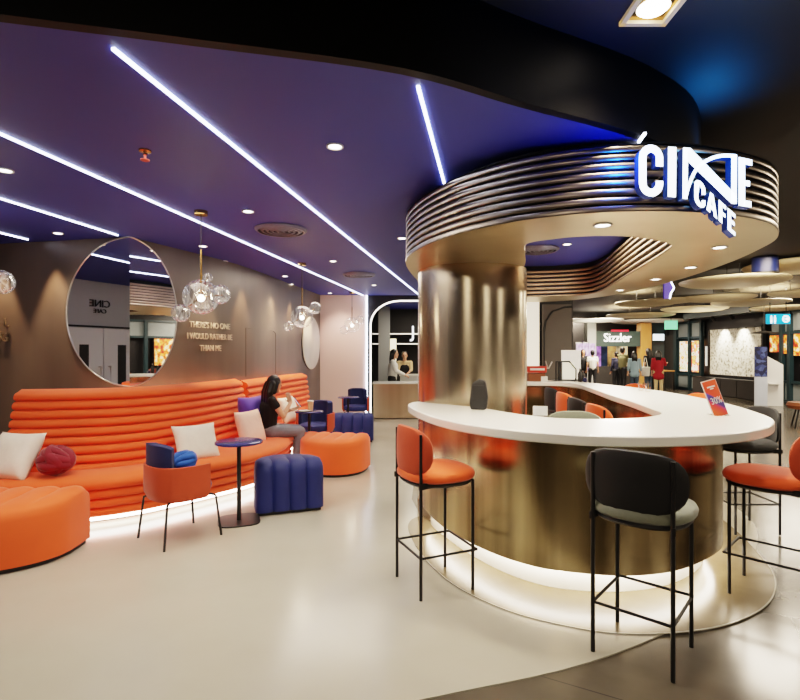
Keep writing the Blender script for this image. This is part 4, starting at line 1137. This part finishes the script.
def standing(arm_l=None, arm_r=None, lean=0., step=.0):
    J = dict(pelvis=(0, 0, .93), chest=(.01+lean*.5, 0, 1.24), neck=(.0+lean, 0, 1.42), head=(.025+lean*1.25, 0, 1.56),
             shl=(lean*.95, .17, 1.36), shr=(lean*.95, -.17, 1.36), ell=(-.02+lean, .215, 1.09), elr=(-.02+lean, -.215, 1.09),
             wrl=(.05+lean, .23, .85), wrr=(.05+lean, -.23, .85), hipl=(0, .085, .87), hipr=(0, -.085, .87),
             knl=(.03+step*.5, .09, .48), knr=(.03-step*.5, -.09, .48), anl=(step, .095, .085), anr=(-step, -.095, .085),
             tol=(step+.15, .11, .032), tor=(-step+.15, -.11, .032))
    if arm_l: J['ell'], J['wrl'] = arm_l
    if arm_r: J['elr'], J['wrr'] = arm_r
    return {a: Vector(b) for a, b in J.items()}
# seated woman : faces +x locally
Js = {a: Vector(b) for a, b in dict(
    pelvis=(0, 0, .565), chest=(.03, 0, .85), neck=(.06, 0, 1.03), head=(.105, .0, 1.165), look=(1, .45, -.28),
    shl=(.055, .165, .965), shr=(.055, -.165, .965), ell=(.15, .2, .73), elr=(.19, -.2, .76), wrl=(.34, .12, .80), wrr=(.31, -.09, .93),
    handl=(1, -.2, .25), palml=(0, -.6, 1), handr=(-.35, .2, 1), palmr=(.2, .9, .2),
    hipl=(.06, .09, .545), hipr=(.06, -.09, .545), knl=(.44, .10, .53), knr=(.44, -.10, .53), anl=(.42, .11, .09), anr=(.38, -.11, .09), tol=(.57, .12, .034), tor=(.53, -.12, .034)).items()}
jeans = mat('grey denim', (112, 112, 122), .8, var=.15, scale=30)
blk = mat('black cotton', (14, 13, 15), .85, var=.2, scale=20)
make_person('woman with long black hair seated on the sofa in black top and grey jeans', (-1.68, 6.42, 0), math.radians(22), Js,
            dict(top=blk, bottom=jeans, hair=.36, hairdir=Vector((-.12, 0, -1)), sleeve=.35, curl=.6, k=.93), .0075)
R_ = Matrix.Rotation(math.radians(22), 3, 'Z')
ph = Vector((-1.70, 6.42, 0))+R_ @ Vector((.43, .10, .845))
t = thing('phone', 'phone held up by the seated woman', 'phone', ph, math.radians(22))
rr = Matrix.Rotation(math.radians(-35), 3, 'Y')
bm = BM(); box(bm, (0, 0, 0), (.01, .075, .15), rot=rr); obj('case', bm, M['black'], t, bevel=.003)
bm = BM(); box(bm, rr @ Vector((-.006, 0, 0)), (.002, .068, .14), rot=rr); obj('screen', bm, emis('phone screen', (200, 210, 230), .8), t, smooth=False)
t = thing('paper_cup', 'peach paper cup on the table beside the seated woman', 'cup', (-1.2, 6.84, .71))
bm = BM(); lathe(bm, [(.03, .001), (.04, .12), (.043, .122), (.043, .126), (.036, .126)], 20); obj('cup', bm, mat('peach paper', (232, 178, 140), .6), t)
bm = BM(); lathe(bm, [(.044, .126), (.044, .136), (.034, .142), (.001, .142)], 20); obj('lid', bm, M['trim_white'], t)
t = thing('saucer', 'white plate on the table beside the seated woman', 'plate', (-1.26, 6.76, .71))
bm = BM(); lathe(bm, [(.001, .004), (.05, .002), (.085, .014), (.083, .018), (.05, .007), (.001, .008)], 28, cap=False); obj('dish', bm, M['white'], t)

wht = mat('white cotton', (228, 226, 220), .8, var=.05, scale=15); red_ = mat('crimson cotton', (150, 18, 34), .8, var=.12, scale=10)
khaki = mat('olive cotton', (96, 92, 62), .85, var=.1, scale=14); beige = mat('beige cotton', (206, 180, 138), .85, var=.08, scale=14)
lblue = mat('light blue cotton', (142, 170, 186), .8, var=.1, scale=10); dk = mat('dark trousers', (26, 27, 32), .85, var=.1, scale=14); navy_c = mat('navy cotton', (30, 32, 58), .85, var=.1, scale=14)
denim = mat('blue denim', (58, 74, 92), .85, var=.1, scale=20)
# staff
make_person('barista with long black hair in white blouse and black skirt, side on', (-.19, 12.3, 0), math.radians(-5), standing(((.1, .2, 1.12), (.32, .14, 1.02)), ((.12, -.2, 1.12), (.33, -.12, 1.02)), .03),
            dict(top=wht, bottom=dk, skirt=True, hair=.34, sleeve=1.9, k=.93))
make_person('barista in beige with dark apron leaning over the work counter', (.12, 13.28, 0), math.radians(-90), standing(((.22, .19, 1.16), (.36, .12, 1.1)), ((.22, -.19, 1.16), (.36, -.12, 1.1)), .14),
            dict(top=beige, bottom=dk, hair=0, sleeve=1.3, k=.9, apron=blk))
def mallp(u, Y): return ((u-400)/F*Y, Y, 0)
make_person('shopper in white shirt and black trousers seen from behind', mallp(592.5, 20.), math.radians(80), standing(step=.04), dict(top=wht, bottom=dk, hair=0, sleeve=.5, k=.93))
make_person('dark clothed shopper beside the white shirted one', mallp(583, 20.3), math.radians(-100), standing(), dict(top=dk, bottom=dk, hair=.2, sleeve=1.5, k=.95))
make_person('shopper in navy jacket next to the olive jacket one', mallp(616.5, 19.6), math.radians(100), standing(), dict(top=navy_c, bottom=dk, hair=0, sleeve=1.9, k=.9))
make_person('tall shopper in olive jacket standing sideways among the group', mallp(622.5, 19.2), math.radians(30), standing(((.12, .2, 1.12), (.33, .12, 1.15)), ((.1, -.2, 1.12), (.3, -.12, 1.1)), .0, .05), dict(top=khaki, bottom=dk, hair=0, sleeve=1.9, k=1.0))
make_person('woman with dark hair and light blue top seen from behind', mallp(634.5, 18.), math.radians(70), standing(), dict(top=lblue, bottom=denim, hair=.3, sleeve=1.6, hem=-.12, k=.9))
make_person('shopper in black top and jeans carrying a white tote', mallp(648.5, 18.8), math.radians(110), standing(), dict(top=blk, bottom=denim, hair=.25, sleeve=.6, k=.97))
make_person('woman in long crimson top and beige trousers seen from behind', mallp(658.5, 17.4), math.radians(60), standing(None, ((.1, -.22, 1.15), (.3, -.26, 1.22))), dict(top=red_, bottom=beige, hair=.22, sleeve=1.5, hem=-.2, k=.92))
p = Vector(mallp(645.6, 18.5))
t = thing('tote_bag', 'white tote bag hanging from the shoulder of a shopper in black', 'bag', (p.x, p.y, .62))
bm = BM(); pr = [(-.13, 0), (.13, 0), (.16, .34), (-.16, .34)]
vs = [[bm.verts.new((x, y, z)) for x, z in pr] for y in (-.04, .04)]
for i in range(4): bm.faces.new((vs[0][i], vs[0][(i+1) % 4], vs[1][(i+1) % 4], vs[1][i]))
bm.faces.new(vs[0]); bm.faces.new(vs[1][::-1]); obj('pouch', bm, wht, t, bevel=.02)
bm = BM(); tube(bm, [(-.08, 0, .34), (-.02, .03, .66), (.04, .05, .66), (.08, 0, .34)], .012, 6); obj('strap', bm, wht, t)

# ------------------------------------------------------------------ ceiling discs in the mall
def disc(u, v, wpx, z, label, m='disc'):
    z = 2.97 if v == 269 else z
    p = on(u, v, z); r = wpx*p.y/F
    t = thing('ceiling_disc', label, 'ceiling disc', (p.x, p.y, z), random.uniform(0, 3), 'pale round discs hanging under the mall ceiling')
    bm = BM(); lathe(bm, [(.001, -.02), (r*.5, -.012), (r*.85, .012), (r*.985, .05), (r, .075), (r*.98, .09), (.001, .1)], 48, cap=False); obj('panel', bm, M[m], t, ang=60)
    bm = BM(); tube(bm, [(r*.3, 0, .09), (r*.3, 0, MZ-z)], .006, 6); tube(bm, [(-.3*r, 0, .09), (-.3*r, 0, MZ-z)], .006, 6); obj('wire', bm, M['black'], t)
DZ = 2.72
for u, v, wp, l, m_ in ((733, 285, 48, 'large timber disc under the end of the canopy, nearest the blue column', 'disc'), (806, 269, 54, 'timber disc cut off by the right edge, above the others', 'disc'), (800, 296, 27, 'small timber disc cut off by the right edge, lower', 'disc'),
        (718, 300.5, 33, 'timber disc just below the large disc', 'disc'), (750, 305, 34, 'timber disc to the right of the stacked middle discs', 'disc'), (785, 310, 30, 'timber disc above the blue direction sign', 'disc'),
        (694, 311, 30, 'timber disc overlapping the centre of the mall cluster', 'disc'), (668, 303, 24, 'timber disc behind the neon zigzag panel', 'disc'), (646, 305.5, 29, 'narrow timber disc right below the canopy edge', 'disc'),
        (640, 317, 32, 'timber disc above the restaurant sign', 'disc'), (652, 323, 38, 'broad pale disc furthest back above the shoppers', 'disc_white'), (596, 322, 26, 'white disc left of the restaurant sign', 'disc_white'), (580, 330, 14, 'small white disc beside the dark wall end', 'disc_white')):
    disc(u, v, wp, DZ, l, m_)
t = thing('hanging_drum', 'dark blue perforated drum hanging between the timber discs', 'drum', (6.155, 8.6, 2.825))
bm = BM(); lathe(bm, [(.19, 0), (.19, .27), (.17, .27), (.17, 0)], 32, cap=False); obj('shell', bm, M['blue_metal'], t)
bm = BM(); lathe(bm, [(.195, 0), (.195, .02)], 32); obj('rim', bm, M['black'], t)
bm = BM(); lathe(bm, [(.03, .02), (.03, MZ-2.825)], 12); obj('stem', bm, M['black'], t)
# neon zigzag panel
p = at(668, 288, 9.5)
t = thing('neon_light', 'small purple hanging panel with white neon zigzag edge', 'light', (p.x, p.y, 0))
c = [(-.08, -.2), (.02, -.2), (.1, 0), (.0, .2), (-.08, .2)]
bm = BM(); z0 = p.z
vs = [[bm.verts.new((x, y, z0+z)) for x, z in c] for y in (-.02, .02)]
for i in range(5): bm.faces.new((vs[0][i], vs[0][(i+1) % 5], vs[1][(i+1) % 5], vs[1][i]))
bm.faces.new(vs[0]); bm.faces.new(vs[1][::-1]); obj('panel', bm, emis('purple panel', (60, 44, 140), .5), t, smooth=False)
bm = BM(); tube(bm, [(.02, -.025, z0-.2), (.04, -.025, z0-.1), (.1, -.025, z0), (.0, -.025, z0+.2)], .012, 6); obj('neon_tube', bm, M['led'], t)
bm = BM(); tube(bm, [(-.04, 0, z0+.19), (-.04, 0, MZ)], .006, 6); obj('wire', bm, M['black'], t)

# ------------------------------------------------------------------ mall shopfronts
def wy(u): return MX*F/(u-400)     # distance along the right mall wall seen at column u
def zz(v, Y): return CAMZ-(v-HOR)/F*Y
# flower wall
y0, y1 = wy(764), wy(711)
t = thing('feature_panel', 'spotlit white blossom textured panel on the black shopfront', 'wall panel', (MX, (y0+y1)/2, 0))
bm = BM(); box(bm, (0, 0, 1.5), (.08, y1-y0, 1.62))
obj('blossom_panel', bm, picture('white blossom texture', [(.3, (84, 80, 60)), (.4, (186, 178, 156)), (.5, (236, 232, 220)), (.8, (250, 248, 242))], 13, 0, 'NOISE'), t, smooth=False)
bm = BM(); box(bm, (-.03, 0, .66), (.1, y1-y0+.1, .08)); box(bm, (-.03, 0, 2.34), (.1, y1-y0+.1, .08)); box(bm, (-.03, (y1-y0)/2+.02, 1.5), (.1, .07, 1.72)); box(bm, (-.03, -(y1-y0)/2-.02, 1.5), (.1, .07, 1.72)); obj('frame', bm, M['black'], t, smooth=False)
for k, q in enumerate((.32, .68)):
    yy = y1+(y0-y1)*q
    s = thing('spotlight', ['black ceiling spotlight lighting the left of the blossom panel', 'black ceiling spotlight lighting the right of the blossom panel'][k], 'light', (MX-.5, yy, 2.72), 0, 'spotlights above the blossom panel')
    bm = BM(); tube(bm, [(0, 0, 0), (.1, 0, -.12)], [.05, .06], 14); obj('can', bm, M['black'], s)
    bm = BM(); tube(bm, [(0, 0, 0), (0, 0, MZ-2.72)], .01, 6); obj('stem', bm, M['black'], s)
    lamp('panel_spot', 'SPOT', (MX-.38, yy, 2.58), 260, (255, 244, 222), .04, 70, .9, target=(MX, yy, 1.5))
t = thing('bench_unit', 'low black cabinet run below the blossom panel', 'cabinet', (MX-.25, (y0+y1)/2, 0))
bm = BM(); box(bm, (0, 0, .3), (.5, y1-y0+.6, .6)); obj('carcass', bm, M['blackwall'], t, smooth=False)
for k in range(4):
    bm = BM(); box(bm, (-.256, (k-1.5)*(y1-y0+.6)/4, .3), (.012, (y1-y0+.6)/4-.03, .54)); obj('door', bm, M['darkwall'], t, smooth=False)
t = thing('awning', 'grey metal hood above the blossom panel', 'awning', (MX-.3, (y0+y1)/2, 2.75))
bm = BM(); box(bm, (0, 0, .05), (.9, y1-y0+.9, .1)); obj('hood', bm, mat('grey steel hood', (96, 102, 104), .5), t, smooth=False)
bm = BM(); box(bm, (-.45, 0, .07), (.03, y1-y0+.9, .2)); obj('edge', bm, M['teal'], t, smooth=False)
# menu light boxes in a teal frame
posters = [(680.5, 690, 'tall bright menu lightbox, left of the pair', [(.0, (232, 200, 120)), (.3, (222, 98, 40)), (.5, (240, 236, 220)), (.7, (180, 150, 60)), (.9, (250, 240, 210))]), (692.5, 701, 'tall bright menu lightbox, right of the pair', [(.0, (60, 120, 120)), (.3, (240, 190, 90)), (.5, (210, 60, 60)), (.7, (246, 240, 220)), (.9, (90, 150, 70))])]
for u0, u1, l, st in posters:
    a, b = wy(u1), wy(u0); yc = (a+b)/2
    t = thing('menu_lightbox', l, 'lightbox', (MX-.02, yc, 0), 0, 'menu lightboxes in the teal shopfront')
    bm = BM(); box(bm, (0, 0, 1.33), (.04, b-a, 1.2)); obj('picture', bm, picture('menu print '+str(u0), [(.3+.4*a_, c_) for a_, c_ in st], 4., 1.6, 'NOISE'), t, smooth=False)
    bm = BM()
    for yy in (-(b-a)/2, (b-a)/2): box(bm, (-.02, yy, 1.33), (.06, .05, 1.26))
    for z in (.71, 1.95): box(bm, (-.02, 0, z), (.06, b-a+.05, .05))
    obj('frame', bm, M['teal'], t, smooth=False)
def bay(u0, u1, label, posts):
    a, b = wy(u1), wy(u0); yc = (a+b)/2
    t = thing('shopfront', label, 'shopfront', (MX-.02, yc, 0), 0, 'teal framed shopfronts along the mall')
    for u in posts:
        bm = BM(); box(bm, (-.03, wy(u)-yc, 1.35), (.12, .12, 2.7)); obj('post', bm, M['teal'], t, smooth=False)
    for z in (.06, .62, 2.06, 2.66):
        bm = BM(); box(bm, (-.02, 0, z), (.08, b-a, .08)); obj('rail', bm, M['teal'], t, smooth=False)
    for z0_, z1_ in ((.1, .58), (2.1, 2.62)):
        bm = BM(); box(bm, (.02, 0, (z0_+z1_)/2), (.02, b-a, z1_-z0_)); obj('panel', bm, mat('grey panel', (128, 136, 138), .4), t, smooth=False)
    return t
bay(677, 704, 'teal framed shopfront bay around the menu lightboxes', (678, 691.2, 703))
bay(772, 830, 'teal framed shopfront bay at the right edge with food pictures', (784, 792, 812))
bay(850, 1000, 'teal framed shopfront bay beyond the right edge', (860, 930, 990))
for k, (u0, u1, z0_, z1_, l) in enumerate(((772, 782, 1.5, 2.0, 'small lit food picture above the white kiosk'), (786, 790, 1.45, 2.0, 'narrow lit food picture between teal posts'), (796, 812, 1.4, 2.1, 'lit food picture cut off by the right edge'), (880, 915, 1.0, 2.0, 'large lit picture further along the mall'))):
    a, b = wy(u1), wy(u0)
    t = thing('food_picture', l, 'picture', (MX-.05, (a+b)/2, 0), 0, 'lit food pictures')
    bm = BM(); box(bm, (0, 0, (z0_+z1_)/2), (.03, b-a, z1_-z0_)); obj('print', bm, picture('food print %d' % k, [(.3, (60, 30, 20)), (.42, (190, 50, 30)), (.52, (236, 150, 50)), (.62, (250, 230, 190)), (.72, (110, 120, 50))], 5, .9, 'NOISE'), t, smooth=False)
    bm = BM(); box(bm, (.02, 0, (z0_+z1_)/2), (.03, b-a+.06, z1_-z0_+.06)); obj('frame', bm, M['black'], t, smooth=False)
# dark doorway left of the lightboxes
a, b = wy(677), wy(664)
t = thing('shop_door', 'dark glazed shop door left of the menu lightboxes', 'door', (MX, (a+b)/2, 0))
bm = BM(); box(bm, (0, 0, 1.1), (.06, b-a-.1, 2.2)); obj('door_panel', bm, M['darkwall'], t, smooth=False)
bm = BM(); box(bm, (-.04, b/2-a/2-.06, 1.25), (.1, .1, 2.5)); box(bm, (-.04, a/2-b/2+.06, 1.25), (.1, .1, 2.5)); obj('frame', bm, M['teal'], t, smooth=False)
bm = BM(); tube(bm, [(-.08, -.6, .9), (-.08, -.6, 1.4)], .02, 8); obj('handle', bm, M['steel'], t)
t = thing('low_table', 'small dark console table by the shop door', 'table', (MX-.9, 20.35, 0))
bm = BM(); box(bm, (0, 0, .76), (.4, 1., .04)); obj('table_top', bm, M['wood'], t, smooth=False)
for sx in (-1, 1):
    for sy in (-1, 1):
        bm = BM(); box(bm, (sx*.17, sy*.46, .37), (.04, .04, .74)); obj('leg', bm, M['black'], t, smooth=False)
# vertical white light on the black wall
t = thing('wall_light', 'slim vertical wall light beside the blossom panel', 'light', (MX-.04, wy(707.5), 0))
bm = BM(); box(bm, (0, 0, 1.35), (.04, .08, .72)); obj('tube', bm, emis('soft wall light', (220, 220, 210), .7), t, smooth=False)
bm = BM(); box(bm, (.03, 0, 1.35), (.03, .12, .78)); obj('backplate', bm, M['black'], t, smooth=False)
# rear shops
YB = 21.
def bx(u, Y=YB): return (u-400)/F*Y
t = thing('restaurant_front', 'restaurant front with dark green sign board at the mall end', 'shopfront', (bx(614), YB, 0))
cx = bx(614)
bm = BM(); box(bm, (0, 0, 2.04), (bx(641)-bx(588), .3, .62)); obj('sign_board', bm, mat('dark green board', (52, 66, 62), .5, emit=(70, 84, 76), es=.2), t, smooth=False)
o = textmesh('Sizzler', .5, .05, emis('white sign letters', (255, 250, 246), 2.2), 'sign_letters', t); facing(o, (bx(615.5)-cx, -.19, 2.07), 0, -1)
w0 = max(v.co.x for v in o.data.vertices)-min(v.co.x for v in o.data.vertices)
for v in o.data.vertices: v.co.x *= (bx(629)-bx(602))/w0
bm = BM(); box(bm, (bx(618)-cx, -.18, 2.37), (.7, .04, .07)); obj('red_flourish', bm, emis('red sign', (200, 30, 50), 1.0), t, smooth=False)
for u, w_ in ((590, .35), (644, .42)):
    bm = BM(); box(bm, (bx(u)-cx, 0, 1.35), (w_, .4, 2.7)); obj('pier', bm, M['wood'] if u > 600 else M['greywall'], t, smooth=False)
for k, (u0, u1, c_, s_) in enumerate(((593, 601, (150, 120, 190), .5), (601, 607, (236, 208, 130), .9), (607, 612, (190, 130, 220), .9), (612, 619, (40, 60, 90), .4), (619, 628, (230, 180, 110), .6), (628, 640, (250, 220, 170), .8))):
    bm = BM(); box(bm, ((bx(u0)+bx(u1))/2-cx, 1.2, 1.0), (bx(u1)-bx(u0), .1, 1.9)); obj('interior_panel', bm, picture('interior %d' % k, [(.3, tuple(int(q*.35) for q in c_)), (.6, c_), (.85, tuple(min(255, int(q*1.15)) for q in c_))], 3., s_, 'NOISE'), t, smooth=False)  # panel emission stands in for the light inside the restaurant
bm = BM(); box(bm, (0, .5, .45), (bx(636)-bx(592), .1, .9)); obj('low_wall', bm, M['darkwall'], t, smooth=False)
t = thing('shop_sign', 'small white lit sign on the dark shop beside the oak pier', 'sign', (bx(656), YB-.2, 1.9))
bm = BM(); box(bm, (0, 0, .2), (.42, .08, .26)); obj('face', bm, emis('white sign face', (220, 240, 246), 1.8), t, smooth=False)
bm = BM(); box(bm, (0, .06, .2), (.48, .06, .32)); obj('casing', bm, M['black'], t, smooth=False)
bm = BM(); box(bm, (0, .15, .2), (.06, .2, .06)); obj('arm', bm, M['black'], t, smooth=False)
bm = BM(); box(bm, (bx(656), YB+.1, 1.35), (bx(666)-bx(648), .1, 2.7)); struct('wall_shop', bm, M['teal'], smooth=False)
for k, u in enumerate((577, 583, 589)):
    t = thing('wall_poster', ['lilac poster at left of the restaurant front', 'middle lilac poster left of the restaurant front', 'lilac poster next to the restaurant front'][k], 'poster', (bx(u), YB-.3, 0), 0, 'lilac posters left of the restaurant')
    bm = BM(); box(bm, (0, 0, 1.3), (.26, .04, 1.1)); obj('print', bm, picture('lilac print %d' % k, [(.3, (40, 34, 60)), (.5, (150, 130, 180)), (.75, (226, 214, 236))], 3, .5, 'NOISE'), t, smooth=False)
    bm = BM(); box(bm, (0, .04, .95), (.3, .04, 1.9)); obj('board', bm, M['greywall'], t, smooth=False)
# hanging signs
p = at(671, 325, 17.5)
t = thing('exit_sign', 'green lit exit sign hanging from the mall ceiling', 'sign', p)
bm = BM(); box(bm, (0, 0, 0), (.42, .06, .3)); obj('face', bm, emis('exit green', (120, 226, 168), 1.1), t, smooth=False)
bm = BM(); tube(bm, [(0, 0, .15), (0, 0, MZ-p.z)], .012, 6); obj('rod', bm, M['black'], t)
p = at(778, 319, 12.6)
t = thing('direction_sign', 'cyan lit direction sign with white arrow circle hanging in the mall', 'sign', p)
bm = BM(); box(bm, (0, 0, 0), (.56, .06, .24)); obj('face', bm, emis('cyan sign', (20, 150, 196), 1.3), t, smooth=False)
bm = BM(); lathe(bm, [(.06, 0), (.09, 0), (.09, .01), (.06, .01)], 24, cap=False); o = obj('circle', bm, emis('white symbol', (255, 255, 255), 1.8), t); o.rotation_euler = (PI/2, 0, 0); o.location = (.17, -.032, 0)
bm = BM(); box(bm, (.165, -.036, 0), (.09, .006, .018)); box(bm, (.185, -.036, .015), (.05, .006, .016), rot=Matrix.Rotation(math.radians(45), 3, 'Y')); box(bm, (.185, -.036, -.015), (.05, .006, .016), rot=Matrix.Rotation(math.radians(-45), 3, 'Y')); obj('arrow', bm, emis('white arrow', (255, 255, 255), 1.8), t, smooth=False)
bm = BM()
for q in (-.19, -.1):
    sphere(bm, (q, -.034, .065), .022, 10, 8, (1, .3, 1)); box(bm, (q, -.034, -.01), (.05, .008, .1)); box(bm, (q-.012, -.034, -.08), (.016, .008, .06)); box(bm, (q+.012, -.034, -.08), (.016, .008, .06))
obj('figure_symbol', bm, emis('white figure', (255, 255, 255), 1.6), t, smooth=False)
for q in (-.2, .2):
    bm = BM(); tube(bm, [(q, 0, .12), (q, 0, MZ-p.z)], .01, 6); obj('rod', bm, M['black'], t)
# white kiosk with blue panel
p = Vector(mallp(769, 14.2))
t = thing('totem_kiosk', 'white slant topped totem with blue poster in the mall', 'kiosk', p, math.radians(-25))
bm = BM(); pr = [(-.1, 0), (.32, 0), (.32, 1.15), (-.1, 1.42)]
vs = [[bm.verts.new((x, y, z)) for x, z in pr] for y in (-.02, .3)]
for i in range(4): bm.faces.new((vs[0][i], vs[0][(i+1) % 4], vs[1][(i+1) % 4], vs[1][i]))
bm.faces.new(vs[0]); bm.faces.new(vs[1][::-1]); obj('body', bm, M['trim_white'], t, smooth=False)
bm = BM(); box(bm, (-.2, -.06, .4), (.3, .04, .8)); obj('lower_panel', bm, mat('pale blue panel', (190, 200, 216), .4), t, smooth=False)
bm = BM(); box(bm, (-.2, -.06, 1.23), (.3, .04, .84)); obj('poster', bm, picture('blue poster', [(.3, (14, 20, 56)), (.6, (28, 42, 98)), (.8, (70, 86, 140))], 9, .0), t, smooth=False)
bm = BM(); box(bm, (.1, -.09, .62), (.24, .12, .02)); obj('shelf', bm, M['trim_white'], t, smooth=False)
# black umbrella lamp
p = at(764, 333, 14.2)
t = thing('disc_lamp', 'flat black disc lamp hanging in front of the blossom panel', 'light', (p.x, p.y, p.z))
bm = BM(); lathe(bm, [(.001, .06), (.05, .06), (.34, 0), (.32, -.01), (.001, .02)], 32, cap=False); obj('shade', bm, M['black'], t)
bm = BM(); tube(bm, [(0, 0, .05), (0, 0, MZ-p.z)], .01, 6); obj('stem', bm, M['black'], t)
# red lounge chair at the right edge
t = thing('lounge_chair', 'dark red lounge chair at the far right edge of the mall', 'chair', (8.05, 10.1, 0), math.radians(150))
bm = BM(); lathe(bm, [(.2, .36), (.3, .38), (.33, .44), (.3, .5), (.001, .52)], 32); obj('seat', bm, M['brown'], t)
bm = BM(); oval_back(bm, -.26, .72, .6, .5, .1, .42); obj('backrest', bm, mat('dark red leather', (150, 58, 36), .5), t)
for a in range(4):
    q = PI/4+a*PI/2; bm = BM(); tube(bm, [(.2*math.cos(q), .2*math.sin(q), .37), (.3*math.cos(q), .3*math.sin(q), 0)], .015, 8); obj('leg', bm, M['black'], t)

# ------------------------------------------------------------------ general light
for x, y, e in ((5.6, 4.2, 130), (5.6, 7.6, 200), (9.6, 8.5, 200), (9.8, 13., 260), (6., 14., 260), (8., 19., 320), (8., 24., 320), (3.2, .6, 12), (-1.5, -2.5, 110), (4., -3.5, 110), (8., -1, 110)):
    lamp('mall_light', 'AREA', (x, y, MZ-.02), e, (255, 234, 206), 1.2)  # area fills without fixtures, some added behind the camera to brighten the column
for x, y, e in ((10.6, 9.5, 60), (7.0, 10.5, 50), (9.0, 15., 80), (7.5, 20., 80)):
    lamp('disc_fill', 'SPOT', (x, y, 1.9), e, (255, 236, 206), .2, 160, 1., target=(x, y, 3))  # unseen spots added in mid-air to brighten the undersides of the discs
lamp('pink_wash', 'SPOT', (-1.2, 10.2, CZ-.06), 45, (255, 220, 205), .05, 90, .8, target=(-1.2, 10.7, 1.2))  # spot without a fixture, added to brighten the pink wall
lamp('lounge_fill', 'AREA', (-1., 7.6, CZ-.03), 34, (255, 236, 214), 1.4)
lamp('lounge_fill', 'AREA', (-1.6, 3.6, CZ-.03), 26, (255, 236, 214), 1.4)
lamp('bar_fill', 'AREA', (1.75, 5.5, CZ-.03), 35, (255, 236, 214), .8)
